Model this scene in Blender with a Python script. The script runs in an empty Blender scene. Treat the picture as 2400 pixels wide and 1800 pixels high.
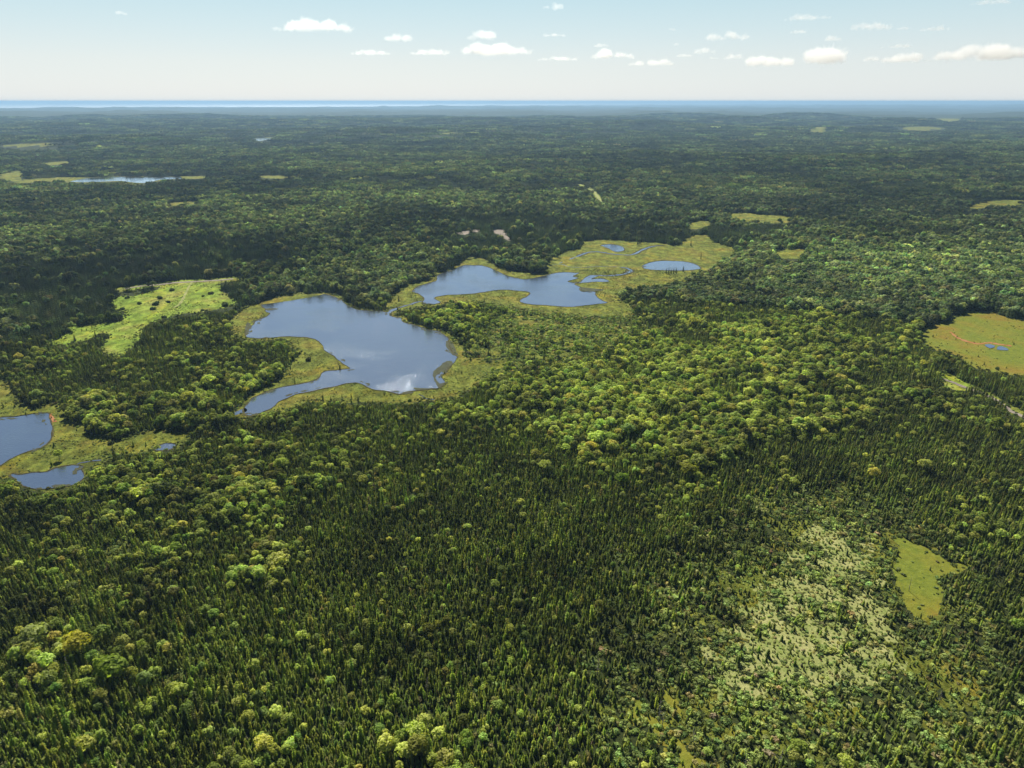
import bpy, bmesh, math, random
import numpy as np
from mathutils import Vector, geometry
R_ = math.radians
rng = np.random.default_rng(7)
random.seed(7)
S = bpy.context.scene
COL = S.collection

# ------------------------------------------------------------ camera
H = 220.0
PITCH = R_(21.87)
F = 1652.0                                  # focal length in pixels of the 2400 px wide photograph
cam_d = bpy.data.cameras.new('camera'); cam = bpy.data.objects.new('camera', cam_d); COL.objects.link(cam)
cam_d.sensor_width = 36; cam_d.lens = 36*F/2400
cam_d.clip_start = 1; cam_d.clip_end = 600000
cam.location = (0, 0, H); cam.rotation_euler = (math.pi/2-PITCH, 0, 0)
S.camera = cam

# ------------------------------------------------------------ light
SUN_EL, SUN_AZ = 45.0, -14.0                # azimuth measured from the view direction, negative = left
w = bpy.data.worlds.new('World'); S.world = w; w.use_nodes = True
nt = w.node_tree; bg = nt.nodes['Background']
sky = nt.nodes.new('ShaderNodeTexSky'); sky.sky_type = 'NISHITA'; sky.sun_disc = False
sky.sun_elevation = R_(SUN_EL); sky.sun_rotation = R_(SUN_AZ)
sky.altitude = 100; sky.air_density = 1.0; sky.dust_density = 0.6; sky.ozone_density = 3.0
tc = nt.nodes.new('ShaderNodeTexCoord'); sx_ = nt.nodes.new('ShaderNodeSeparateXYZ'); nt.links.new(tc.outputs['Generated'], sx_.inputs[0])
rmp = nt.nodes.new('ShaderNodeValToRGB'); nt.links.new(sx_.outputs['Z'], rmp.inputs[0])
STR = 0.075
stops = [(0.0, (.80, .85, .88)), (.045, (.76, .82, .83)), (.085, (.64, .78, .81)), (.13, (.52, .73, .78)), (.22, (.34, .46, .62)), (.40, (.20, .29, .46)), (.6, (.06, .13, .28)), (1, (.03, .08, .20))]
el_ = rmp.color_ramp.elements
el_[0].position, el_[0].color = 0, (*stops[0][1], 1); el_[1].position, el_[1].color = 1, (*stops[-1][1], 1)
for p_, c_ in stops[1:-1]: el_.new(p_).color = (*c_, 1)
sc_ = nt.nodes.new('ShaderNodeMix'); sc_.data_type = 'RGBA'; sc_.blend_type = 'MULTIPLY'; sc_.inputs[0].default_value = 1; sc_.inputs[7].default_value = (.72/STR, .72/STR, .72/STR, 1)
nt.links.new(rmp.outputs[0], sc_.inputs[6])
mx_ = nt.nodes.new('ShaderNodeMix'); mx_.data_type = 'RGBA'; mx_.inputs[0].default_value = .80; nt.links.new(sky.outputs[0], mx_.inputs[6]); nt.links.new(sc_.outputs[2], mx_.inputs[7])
# sky deeper away from the sun, dimmed further behind camera to cut fill light
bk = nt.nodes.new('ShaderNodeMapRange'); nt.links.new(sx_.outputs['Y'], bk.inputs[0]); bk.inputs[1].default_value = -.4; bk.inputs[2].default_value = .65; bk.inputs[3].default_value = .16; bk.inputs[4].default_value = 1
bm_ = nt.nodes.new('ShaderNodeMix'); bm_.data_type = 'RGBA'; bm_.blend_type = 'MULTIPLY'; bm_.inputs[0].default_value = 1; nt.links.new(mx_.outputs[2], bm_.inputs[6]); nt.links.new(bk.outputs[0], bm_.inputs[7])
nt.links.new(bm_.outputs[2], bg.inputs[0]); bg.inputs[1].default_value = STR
sun_d = bpy.data.lights.new('sun', 'SUN'); sun_d.energy = 5.0; sun_d.angle = R_(0.5); sun_d.color = (1, .93, .80)
sun = bpy.data.objects.new('sun', sun_d); COL.objects.link(sun)
sdir = Vector((math.sin(R_(SUN_AZ))*math.cos(R_(SUN_EL)), math.cos(R_(SUN_AZ))*math.cos(R_(SUN_EL)), math.sin(R_(SUN_EL))))
sun.rotation_euler = sdir.to_track_quat('Z', 'Y').to_euler()
S.view_settings.view_transform = 'Standard'; S.view_settings.look = 'None'
S.view_settings.exposure = 0.50; S.view_settings.gamma = 1
S.render.engine = 'CYCLES'
cy = S.cycles
cy.max_bounces = 8; cy.diffuse_bounces = 2; cy.glossy_bounces = 2; cy.transmission_bounces = 3
cy.volume_bounces = 8; cy.transparent_max_bounces = 6; cy.sample_clamp_indirect = 4

# ------------------------------------------------------------ tags
def tag(o, label=None, cat=None, group=None, kind=None):
    if label: o['label'] = label
    if cat: o['category'] = cat
    if group: o['group'] = group
    if kind: o['kind'] = kind
    return o

# ------------------------------------------------------------ noise and terrain
def _hash(i, j, s):
    v = (i.astype(np.int64)*374761393 + j.astype(np.int64)*668265263 + s*1442695041) & 0x7fffffff
    v = ((v ^ (v >> 13))*1274126177) & 0x7fffffff
    v = (v ^ (v >> 16)) & 0xffff
    return v/65535.0
def vnoise(x, y, s=0):
    x = np.asarray(x, float); y = np.asarray(y, float)
    i = np.floor(x); j = np.floor(y); fx = x-i; fy = y-j
    fx = fx*fx*(3-2*fx); fy = fy*fy*(3-2*fy)
    a = _hash(i, j, s); b = _hash(i+1, j, s); c = _hash(i, j+1, s); d = _hash(i+1, j+1, s)
    return (a*(1-fx)+b*fx)*(1-fy)+(c*(1-fx)+d*fx)*fy
def fbm(x, y, s=0, o=4):
    t = 0; a = .5; n = 0
    for k in range(o):
        t = t+a*vnoise(x*2**k, y*2**k, s+k*17); n += a; a *= .5
    return t/n
def sstep(a, b, v):
    t = np.clip((v-a)/(b-a), 0, 1); return t*t*(3-2*t)

CP, SP = math.cos(PITCH), math.sin(PITCH)
def rays(px, py):
    dx = (np.asarray(px, float)-1200)/F; dv = (900-np.asarray(py, float))/F
    return dx, CP+dv*SP, -SP+dv*CP
def flat(px, py):
    dx, dy, dz = rays(px, py); t = H/np.maximum(-dz, 1e-5); return dx*t, dy*t
FLATS = [(flat(290, 420), 420, -2.0), (flat(620, 326), 500, 0.0), (flat(2215, 281.5), 900, 0.0), (flat(2305, 268.5), 1200, 0),
         (flat(1190, 680), 230, 0.0), (flat(1560, 640), 150, 0.0), (flat(1440, 582), 130, 0.0), (flat(1600, 600), 150, 0.0)]
_ra = [flat(1760, 655), flat(1950, 610), flat(2180, 600), flat(2500, 590), flat(2900, 590)]
RIDGE = [(p[0], p[1], h, wd) for p, h, wd in zip(_ra, (7, 15, 20, 22, 22), (130, 170, 200, 230, 300))]
_lb = [flat(640, 560), flat(820, 540), flat(420, 560)]
HILLS = [(p[0], p[1], 9, 150) for p in _lb]
def height(x, y):
    x = np.asarray(x, float); y = np.asarray(y, float)
    r = np.hypot(x, y)
    n = fbm(x/1300+3.1, y/800+7.7, 5, 4)-.42
    n2 = fbm(x/6000+1.3, y/4200+2.2, 9, 3)-.40
    h = n*120*sstep(1250, 3800, r)+n2*110*sstep(4500, 14000, r)
    rd = 0
    for (cx, cy_, hh, wd) in RIDGE+HILLS:
        rd = np.maximum(rd, hh*np.exp(-((x-cx)**2+(y-cy_)**2)/(2*wd*wd)))
    h = h+rd
    for (c, wd, z) in FLATS:
        k = np.exp(-(((x-c[0])**2+(y-c[1])**2)/(wd*wd))**2)
        h = h*(1-k)+z*k
    return np.maximum(h, -5.5)
def unproj(px, py):
    dx, dy, dz = rays(px, py)
    t = H/np.maximum(-dz, 1e-5)
    for _ in range(12):
        t = .5*t+.5*(H-height(dx*t, dy*t))/np.maximum(-dz, 1e-5)
    return np.stack([dx*t, dy*t], -1)
def proj(x, y, z):
    zz = z-H; d = y*CP-zz*SP; u = y*SP+zz*CP
    d = np.maximum(d, 1e-3)
    return 1200+F*x/d, 900-F*u/d, d

# ------------------------------------------------------------ outlines traced from the photograph (crop helpers)
def crop(x0, y0, s): return lambda pts: [(x0+u/s, y0+v/s) for u, v in pts]
c3 = crop(0, 350, 2.765); c4 = crop(800, 350, 2.765); c6 = crop(0, 600, 3.0157); c7 = crop(500, 600, 3.0157)
c8 = crop(950, 500, 2.765); c1 = crop(0, 0, 1.8433); c2 = crop(1200, 0, 1.8433); cr = crop(2000, 700, 4.74); cb = crop(1900, 1200, 2.764)
def world(pts):
    p = np.array(pts, float); return unproj(p[:, 0], p[:, 1])
def smooth(P, sub=4, closed=True):
    n = len(P); out = []
    for i in range(n if closed else n-1):
        if closed: p0, p1, p2, p3 = P[i-1], P[i], P[(i+1) % n], P[(i+2) % n]
        else: p0, p1, p2, p3 = P[max(i-1, 0)], P[i], P[i+1], P[min(i+2, n-1)]
        for k in range(sub):
            t = k/sub
            out.append(.5*((2*p1)+(-p0+p2)*t+(2*p0-5*p1+4*p2-p3)*t*t+(-p0+3*p1-3*p2+p3)*t**3))
    if not closed: out.append(P[-1])
    return np.array(out)
def jitter(P, a, f=.15, s=3):
    q = P.copy()
    q[:, 0] += (fbm(P[:, 0]*f, P[:, 1]*f, s, 3)-.5)*2*a; q[:, 1] += (fbm(P[:, 0]*f+50, P[:, 1]*f, s+4, 3)-.5)*2*a
    return q
def inside(x, y, P):
    res = np.zeros(x.shape, bool)
    m = (x > P[:, 0].min()) & (x < P[:, 0].max()) & (y > P[:, 1].min()) & (y < P[:, 1].max())
    if not m.any(): return res
    xs, ys = x[m], y[m]; r = np.zeros(xs.shape, bool)
    n = len(P); j = n-1
    for i in range(n):
        yi, yj = P[i, 1], P[j, 1]
        if yi != yj:
            c = (yi > ys) != (yj > ys)
            r ^= c & (xs < (P[j, 0]-P[i, 0])*(ys-yi)/(yj-yi)+P[i, 0])
        j = i
    res[m] = r
    return res
def distpoly(x, y, P, maxd, closed=True):
    d = np.full(x.shape, 1e9)
    m = (x > P[:, 0].min()-maxd) & (x < P[:, 0].max()+maxd) & (y > P[:, 1].min()-maxd) & (y < P[:, 1].max()+maxd)
    if not m.any(): return d
    xs, ys = x[m], y[m]; dd = np.full(xs.shape, 1e18)
    n = len(P)
    for i in range(n if closed else n-1):
        a = P[i]; b = P[(i+1) % n]; e = b-a; L = e@e+1e-9
        t = np.clip(((xs-a[0])*e[0]+(ys-a[1])*e[1])/L, 0, 1)
        dd = np.minimum(dd, (xs-a[0]-t*e[0])**2+(ys-a[1]-t*e[1])**2)
    d[m] = np.sqrt(dd)
    return d

LAKES = {}
LAKES['main'] = c7([(340,335),(370,315),(440,300),(520,285),(600,268),(660,270),(740,265),(800,272),(860,290),(900,310),(930,335),(960,355),(1010,375),(1080,385),(1170,388),(1225,398),(1246,384),(1296,366),(1300,380),(1262,395),(1247,415),(1262,430),(1325,436),(1330,455),(1345,470),(1400,482),(1460,500),(1520,520),(1580,532),(1620,550),(1652,575),(1660,610),(1665,650),(1690,690),(1722,712),(1715,735),(1690,765),(1640,815),(1615,850),(1640,895),(1600,930),(1560,940),(1470,946),(1400,958),(1330,975),(1270,965),(1200,955),(1130,945),(1080,920),(1030,900),(980,898),(920,905),(850,925),(780,937),(700,955),(620,970),(560,985),(510,1010),(460,1035),(420,1070),(350,1105),(290,1125),(235,1120),(215,1085),(240,1040),(280,1005),(340,975),(420,945),(500,925),(590,912),(680,893),(740,870),(780,820),(860,808),(930,800),(970,795),(940,775),(900,750),(860,715),(820,690),(790,665),(770,630),(740,600),(690,580),(600,572),(500,570),(430,578),(380,582),(300,582),(235,575),(225,545),(250,505),(290,480),(300,460),(360,435),(400,410),(372,395),(370,375),(345,355)])
LAKES['upper'] = c4([(460,920),(500,890),(560,870),(620,848),(620,820),(660,800),(720,780),(780,755),(840,752),(920,755),(980,775),(1020,795),(1060,815),(1110,830),(1180,842),(1240,838),(1300,825),(1360,808),(1420,798),(1500,798),(1540,802),(1500,822),(1535,836),(1468,856),(1540,862),(1580,832),(1620,815),(1665,820),(1622,838),(1690,838),(1735,850),(1720,860),(1640,860),(1570,866),(1508,872),(1552,895),(1556,920),(1640,922),(1645,945),(1680,975),(1725,995),(1650,1005),(1560,1015),(1480,1022),(1380,1015),(1290,1010),(1220,1005),(1160,988),(1170,970),(1220,945),(1225,930),(1190,922),(1120,915),(1040,912),(960,920),(900,930),(820,938),(700,945),(640,952),(605,965),(640,992),(590,1004),(530,998),(535,965),(500,935)])
LAKES['round'] = c8([(1535,345),(1580,320),(1650,308),(1730,308),(1820,315),(1880,330),(1910,350),(1900,362),(1840,370),(1760,372),(1660,370),(1570,364)])
LAKES['small'] = c8([(1265,208),(1320,200),(1380,208),(1415,225),(1410,243),(1360,250),(1320,230),(1290,218)])
LAKES['left'] = c6([(-240,1160),(0,1140),(70,1140),(180,1125),(260,1115),(340,1115),(350,1150),(375,1210),(365,1270),(340,1320),(280,1355),(200,1385),(120,1415),(60,1445),(10,1480),(-60,1500),(-240,1520)])
LAKES['leftlow'] = c6([(85,1540),(150,1548),(250,1532),(330,1527),(400,1502),(480,1485),(530,1480),(580,1490),(566,1510),(582,1530),(590,1570),(520,1620),(400,1640),(300,1650),(210,1645),(150,1610),(110,1575)])
LAKES['lily'] = c6([(1085,1358),(1120,1342),(1170,1322),(1235,1328),(1240,1348),(1190,1372),(1110,1378)])
LAKES['outlet'] = c6([(1735,1075),(1690,1092),(1600,1132),(1480,1192),(1400,1232),(1345,1275),(1355,1282),(1405,1246),(1485,1205),(1600,1148),(1740,1100)])
LAKES['far'] = c3([(130,215),(170,200),(280,190),(420,182),(560,184),(700,180),(820,178),(960,180),(1100,178),(1250,175),(1330,178),(1290,188),(1150,193),(1040,198),(980,212),(930,218),(850,214),(790,206),(700,208),(560,214),(400,208),(290,210),(200,212)])
LAKES['distantleft'] = c1([(1090,600),(1130,596),(1195,592),(1165,602),(1110,610)])
LAKES['distantright'] = c2([(1815,518),(1870,515),(1930,520),(1925,526),(1860,525)])
LAKES['distantright2'] = c2([(2018,493),(2062,493),(2060,497),(2020,497)])
LAKES['bogpool'] = cr([(1465,520),(1500,505),(1560,520),(1555,540),(1500,548)])
LAKES['bogpool2'] = cr([(1588,545),(1640,530),(1705,555),(1700,573),(1600,567)])
LW = {k: world(v) for k, v in LAKES.items()}
for k in LW:
    big = k in ('main', 'upper', 'left', 'far')
    LW[k] = jitter(smooth(LW[k], 5 if big else 3), 1.3 if not k.startswith('distant') else 0, .13)

BOG = [
 c7([(470,1100),(440,1040),(520,990),(980,890),(1400,920),(1600,900),(1600,600),(1560,520),(1640,535),(1720,590),(1750,640),(1790,715),(1850,755),(1950,760),(1995,790),(1960,825),(1880,885),(1800,965),(1700,1020),(1560,1030),(1400,1035),(1200,1040),(1020,1040),(900,1030),(760,1030),(620,1045),(540,1080)]),
 c7([(420,560),(500,590),(545,640),(610,690),(570,760),(525,800),(480,850),(430,890),(380,920),(330,960),(270,990),(200,1045),(190,1100),(260,1110),(500,930),(800,830),(1000,800),(760,580)]),
 c7([(420,330),(330,330),(240,350),(205,400),(190,450),(160,500),(140,565),(330,590),(420,500),(420,400)]),
 c6([(1860,340),(1730,350),(1690,400),(1640,450),(1620,540),(1700,560),(1800,500),(1880,420)]),
 c4([(780,770),(770,735),(800,705),(880,700),(960,725),(1030,770),(1130,790),(1200,800),(1270,805),(1310,790),(1330,740),(1390,690),(1460,660),(1540,640),(1560,600),(1640,590),(1760,585),(1850,595),(1960,600),(2060,605),(2180,620),(2240,570),(2330,555),(2400,570),(2420,600),(2520,630),(2560,660),(2480,720),(2420,760),(2340,800),(2290,810),(2240,850),(2160,870),(2060,885),(1900,905),(1800,940),(1810,970),(1870,1010),(1900,1050),(1850,1070),(1600,1080),(1400,1055),(1200,1040),(1000,1010),(900,990),(760,990),(640,1000),(620,960),(900,850)]),
 c4([(300,1040),(310,960),(380,905),(430,870),(520,850),(590,825),(570,790),(620,790),(640,830),(560,900),(560,1010),(430,1030)]),
 c6([(-400,900),(0,870),(80,930),(130,1000),(200,1060),(290,1065),(350,1040),(440,1050),(480,1130),(500,1170),(600,1195),(640,1260),(750,1260),(790,1290),(800,1380),(780,1450),(700,1480),(620,1500),(560,1530),(300,1560),(90,1560),(-400,1570)]),
 c6([(820,1300),(950,1250),(1100,1225),(1250,1235),(1340,1255),(1300,1320),(1260,1370),(1070,1385),(950,1390),(830,1400)]),
 crop(1600,350,2.765)([(1850,375),(1900,350),(2000,335),(2212,330),(2212,360),(2000,378),(1880,388)]),
 crop(1600,350,2.765)([(310,420),(420,410),(520,425),(640,430),(740,450),(700,475),(560,480),(400,470),(320,455)]),
 crop(1600,350,2.765)([(30,490),(90,465),(180,465),(180,490),(100,515),(40,515)]),
 crop(1600,350,2.765)([(580,655),(700,645),(820,655),(800,680),(740,710),(620,700)]),
 c3([(1090,350),(1180,340),(1300,335),(1290,350),(1180,362),(1120,370)]),
 c3([(-20,165),(60,145),(160,140),(140,180),(120,215),(40,200),(-20,190)]),
 c3([(280,90),(420,78),(450,90),(360,102),(290,102)]),
 c1([(10,630),(120,620),(240,620),(230,628),(100,634),(20,640)]),
 c1([(180,705),(260,697),(310,700),(260,712),(200,712)]),
 c2([(1380,545),(1530,541),(1530,550),(1400,552)]), c2([(1290,560),(1350,552),(1355,570),(1310,575)]),
 c2([(1690,550),(1860,548),(1880,556),(1720,558)]), c1([(1880,577),(1960,572),(2010,578),(1920,582)]),
 c1([(1110,762),(1230,758),(1250,768),(1180,772)]),
]
RUSTY = [cr([(740,330),(800,310),(900,270),(1000,240),(1100,200),(1250,150),(1400,130),(1560,150),(1700,200),(1896,250),(2150,330),(2300,480),(2300,720),(2100,850),(1896,840),(1750,860),(1650,820),(1450,800),(1300,740),(1150,640),(1000,590),(880,560),(800,500),(750,430)]),
 cb([(545,145),(600,165),(690,190),(760,230),(850,280),(880,315),(960,330),(1060,345),(1010,370),(930,400),(820,430),(810,460),(850,520),(840,560),(850,600),(800,660),(720,670),(650,650),(610,610),(590,540),(560,480),(540,430),(530,370),(560,320),(555,240)])]
RUSTY += [[(1500,1640),(1560,1625),(1600,1680),(1570,1720),(1640,1750),(1700,1790),(1640,1840),(1560,1790),(1510,1740),(1480,1690)], [(1695,1690),(1715,1670),(1725,1690),(1705,1740),(1690,1730)], [(235,1292),(290,1268),(310,1280),(275,1302),(245,1305)]]
MEADOW = [
 c6([(340,600),(370,585),(440,575),(480,500),(620,490),(700,480),(780,460),(860,450),(870,400),(800,370),(780,320),(850,290),(950,280),(1080,250),(1160,215),(1340,195),(1440,190),(1540,190),(1570,230),(1640,290),(1700,330),(1560,370),(1480,390),(1400,400),(1280,410),(1180,440),(1120,455),(1020,490),(1000,530),(985,590),(940,640),(900,680),(840,710),(780,700),(710,670),(720,640),(760,590),(750,545),(680,560),(620,590),(550,610),(490,620),(430,680),(410,670),(440,640),(350,630)]),
 cr([(965,800),(1100,850),(1220,920),(1400,990),(1600,1090),(1896,1260),(2100,1380),(2100,1440),(1880,1330),(1750,1290),(1550,1130),(1380,1040),(1100,1000),(960,890)]),
]
DRY = [[(1975,1240),(2000,1320),(2040,1400),(2045,1500),(2030,1590),(1930,1620),(1850,1590),(1740,1620),(1700,1560),(1790,1480),(1825,1400),(1890,1330)]]
GRAVEL = [c4([(735,548),(800,528),(880,518),(900,528),(840,542),(800,552)]), c4([(930,528),(1020,517),(1062,528),(1080,555),(1105,590),(1070,585),(1030,558),(980,537)]),
          c4([(768,650),(790,640),(795,652),(775,662)]), crop(1600,350,2.765)([(1995,178),(2030,170),(2030,182),(2000,190)])]
zones = []                                  # (class, polygon)
for cls, L in ((1, BOG), (2, MEADOW), (3, DRY), (4, RUSTY), (5, GRAVEL)):
    for p in L: zones.append((cls, jitter(smooth(world(p), 3), 2.0, .08)))

DRYW = world(DRY[0]); SCRUBW = world([(1090,835),(1150,795),(1200,745),(1300,722),(1420,705),(1490,735),(1450,790),(1330,825),(1200,850),(1120,875)])
def soft(x, y):                               # how open the stand is round the clearing and in the scrub belt
    a = distpoly(x, y, DRYW, 80); a = np.where(inside(x, y, DRYW), 0, a); b = distpoly(x, y, SCRUBW, 60); b = np.where(inside(x, y, SCRUBW), 0, b)
    return np.clip(np.maximum(.80*(1-a/85), .72*(1-b/55)), 0, 1)
RD = [(world(c6([(885,233),(1010,212),(1130,203),(1230,190),(1380,182),(1500,175),(1560,171),(1650,162)])), 13), (world(c4([(1500,226),(1545,228),(1590,245),(1640,280),(1670,320),(1690,350)])), 8)]
def classify(x, y, wob=1.0):
    """0 wood floor, 1 bog, 2 meadow, 3 dry clearing, 4 rusty bog, 5 gravel, 9 water"""
    xx = x+(fbm(x/9, y/9, 31, 3)-.5)*7*wob; yy = y+(fbm(x/9+40, y/9, 33, 3)-.5)*7*wob
    c = np.zeros(x.shape, np.int8)
    for k in ('main', 'upper', 'round', 'small', 'left', 'leftlow', 'far'):
        wd = {'main': 7, 'upper': 6, 'round': 9, 'small': 8, 'left': 5, 'leftlow': 3, 'far': 14}[k]
        d = distpoly(xx, yy, LW[k][::2], wd+1)
        c[d < wd*(.35+1.1*fbm(x/23, y/23, 41, 2))] = 1
    for cls, P in zones:
        c[inside(xx, yy, P)] = cls
    nf = fbm(x/7, y/7, 37, 3)
    dd = distpoly(x, y, DRYW, 60); dd = np.where(inside(x, y, DRYW), 0, dd)
    c[(c == 3) & (nf < .41)] = 0
    lowy = (y < 225) | (x < -120)                             # the rusty openings near the foot of the slope are broken up by trees
    c[(c == 4) & lowy & (nf < .52)] = 0
    c[(c == 0) & (dd < 14) & (nf > .46+dd*.016)] = 3
    c[(c == 0) & (dd < 60) & (nf > .44+dd*.0035)] = 1
    ds = distpoly(x, y, SCRUBW, 30); ds = np.where(inside(x, y, SCRUBW), 0, ds)
    c[(c == 0) & (ds < 28) & (nf > .50+ds*.006)] = 1
    for P, wd in RD:
        c[distpoly(x, y, P, wd, False) < wd] = 2
    for k, P in LW.items():
        c[inside(x, y, P)] = 9
    return c

# ------------------------------------------------------------ materials
def mat(name):
    m = bpy.data.materials.new(name); m.use_nodes = True; m.node_tree.nodes.clear()
    return m, m.node_tree
def N(t, ty, **kw):
    n = t.nodes.new(ty)
    for k, v in kw.items():
        if k in n.inputs.keys(): n.inputs[k].default_value = v
        else: setattr(n, k, v)
    return n
def out(t, sh, vol=None):
    o = N(t, 'ShaderNodeOutputMaterial')
    if sh: t.links.new(sh, o.inputs['Surface'])
    if vol: t.links.new(vol, o.inputs['Volume'])
def noise_node(t, scale, detail=5, coord=None, rough=.6):
    n = N(t, 'ShaderNodeTexNoise'); n.inputs['Scale'].default_value = scale; n.inputs['Detail'].default_value = detail; n.inputs['Roughness'].default_value = rough
    if coord is None:
        coord = N(t, 'ShaderNodeNewGeometry').outputs['Position']
    t.links.new(coord, n.inputs['Vector'])
    return n.outputs[0]
def ramp(t, fac, stops):
    r = N(t, 'ShaderNodeValToRGB'); t.links.new(fac, r.inputs[0])
    e = r.color_ramp.elements
    e[0].position = stops[0][0]; e[0].color = (*stops[0][1], 1)
    e[1].position = stops[-1][0]; e[1].color = (*stops[-1][1], 1)
    for p, c in stops[1:-1]:
        q = e.new(p); q.color = (*c, 1)
    return r.outputs[0]
def mixc(t, fac, a, b, mode='MIX'):
    m = N(t, 'ShaderNodeMix', data_type='RGBA', blend_type=mode)
    for s, v in ((m.inputs[0], fac), (m.inputs[6], a), (m.inputs[7], b)):
        if hasattr(v, 'node'): t.links.new(v, s)
        else: s.default_value = v if isinstance(v, (int, float)) else (*v, 1)
    return m.outputs[2]
def ground_mat(name, fine, broad, bs=.01, fs=.3, rough=.95, bump=.6, bd=1.0, extra=None):
    m, t = mat(name)
    c = mixc(t, .55, ramp(t, noise_node(t, fs, 7, rough=.7), fine), ramp(t, noise_node(t, bs, 5), broad))
    if extra: c = extra(t, c)
    b = N(t, 'ShaderNodeBsdfPrincipled'); b.inputs['Roughness'].default_value = rough; b.inputs['Specular IOR Level'].default_value = .1
    t.links.new(c, b.inputs['Base Color'])
    bn = N(t, 'ShaderNodeBump'); bn.inputs['Strength'].default_value = bump; bn.inputs['Distance'].default_value = bd
    t.links.new(noise_node(t, fs*2.2, 6, rough=.75), bn.inputs['Height']); t.links.new(bn.outputs[0], b.inputs['Normal'])
    out(t, b.outputs[0]); return m
def mottle(t, c):
    geo = N(t, 'ShaderNodeNewGeometry').outputs['Position']
    mp = N(t, 'ShaderNodeMapping'); t.links.new(geo, mp.inputs[0]); mp.inputs['Scale'].default_value = (1, .6, 1); mp.inputs['Rotation'].default_value = (0, 0, .4)
    f = ramp(t, noise_node(t, .11, 6, mp.outputs[0], .72), [(.44, (0, 0, 0)), (.60, (1, 1, 1))])
    c = mixc(t, f, mixc(t, 1, c, (.52, .50, .42), 'MULTIPLY'), c)
    f2 = ramp(t, noise_node(t, .045, 5, mp.outputs[0], .7), [(.52, (0, 0, 0)), (.64, (1, 1, 1))])
    return mixc(t, f2, c, mixc(t, 1, c, (1.35, 1.15, .75), 'MULTIPLY'))
def rustwash(t, c):
    f = ramp(t, noise_node(t, .035, 5), [(.42, (0, 0, 0)), (.68, (1, 1, 1))])
    return mixc(t, f, c, (.20, .125, .025))
M = {}
M['floor'] = ground_mat('wood_floor', [(.36, (.012, .018, .006)), (.64, (.07, .085, .024))], [(.35, (.02, .032, .010)), (.65, (.05, .065, .018))], .05, .9)
M['bog'] = ground_mat('bog_sedge', [(.36, (.09, .12, .02)), (.48, (.28, .32, .045)), (.62, (.44, .46, .08))], [(.40, (.08, .13, .02)), (.5, (.19, .24, .035)), (.60, (.27, .22, .04))], .03, .33, bump=1.0, bd=1.6, extra=mottle)
M['meadow'] = ground_mat('meadow_grass', [(.38, (.18, .26, .03)), (.62, (.42, .52, .07))], [(.40, (.18, .34, .03)), (.52, (.34, .46, .06)), (.61, (.42, .40, .11))], .025, .3, bump=.9, bd=1.4, extra=mottle)
M['dry'] = ground_mat('dry_grass', [(.38, (.15, .19, .045)), (.60, (.44, .44, .18))], [(.4, (.18, .25, .05)), (.6, (.42, .41, .17))], .08, .7)
M['rusty'] = ground_mat('rusty_bog', [(.36, (.07, .09, .012)), (.64, (.25, .26, .035))], [(.42, (.16, .21, .025)), (.53, (.22, .21, .025)), (.64, (.27, .16, .025))], .022, .28, extra=None)
M['gravel'] = ground_mat('gravel', [(.3, (.20, .17, .14)), (.7, (.38, .33, .28))], [(.4, (.22, .19, .15)), (.6, (.34, .30, .26))], .05, .8)
M['peat'] = ground_mat('peat', [(.3, (.03, .028, .012)), (.7, (.12, .10, .05))], [(.4, (.04, .04, .018)), (.6, (.10, .10, .04))], .1, .8)
M['rust'] = ground_mat('rust_mud', [(.3, (.30, .10, .03)), (.7, (.48, .22, .10))], [(.4, (.36, .13, .04)), (.6, (.45, .24, .12))], .1, .5)
M['lilies'] = ground_mat('lily_leaves', [(.4, (.05, .055, .035)), (.6, (.11, .12, .07))], [(.4, (.06, .06, .04)), (.6, (.10, .115, .06))], .15, 1.2)

def water_mat(name, body, refl=.42, bump=.30, scale=.35, rough=.10, fk=1.25):
    m, t = mat(name)
    d = N(t, 'ShaderNodeBsdfDiffuse'); d.inputs[0].default_value = (*body, 1)
    g = N(t, 'ShaderNodeBsdfGlossy'); g.inputs['Roughness'].default_value = rough; g.inputs[0].default_value = (.86, .93, 1, 1)
    f = N(t, 'ShaderNodeFresnel'); f.inputs['IOR'].default_value = 1.33
    ma = N(t, 'ShaderNodeMath', operation='MULTIPLY_ADD'); t.links.new(f.outputs[0], ma.inputs[0]); ma.inputs[1].default_value = fk; ma.inputs[2].default_value = refl; ma.use_clamp = True
    geo = N(t, 'ShaderNodeNewGeometry').outputs['Position']
    mp = N(t, 'ShaderNodeMapping'); t.links.new(geo, mp.inputs[0]); mp.inputs['Rotation'].default_value = (0, 0, .5); mp.inputs['Scale'].default_value = (1, 1.8, 1)
    n1 = noise_node(t, scale, 4, mp.outputs[0])
    patch = ramp(t, noise_node(t, .018, 3), [(.38, (.15, .15, .15)), (.62, (1, 1, 1))])
    mu = N(t, 'ShaderNodeMath', operation='MULTIPLY'); t.links.new(n1, mu.inputs[0]); t.links.new(patch, mu.inputs[1])
    bn = N(t, 'ShaderNodeBump'); bn.inputs['Strength'].default_value = bump; bn.inputs['Distance'].default_value = 1
    t.links.new(mu.outputs[0], bn.inputs['Height'])
    t.links.new(bn.outputs[0], g.inputs['Normal'])
    mx = N(t, 'ShaderNodeMixShader'); t.links.new(ma.outputs[0], mx.inputs[0]); t.links.new(d.outputs[0], mx.inputs[1]); t.links.new(g.outputs[0], mx.inputs[2])
    out(t, mx.outputs[0]); return m
M['water'] = water_mat('lake_water', (.040, .056, .076), .31)
M['ocean'] = water_mat('ocean_water', (.10, .17, .19), .1, .4, .02, .6, .35)

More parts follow.
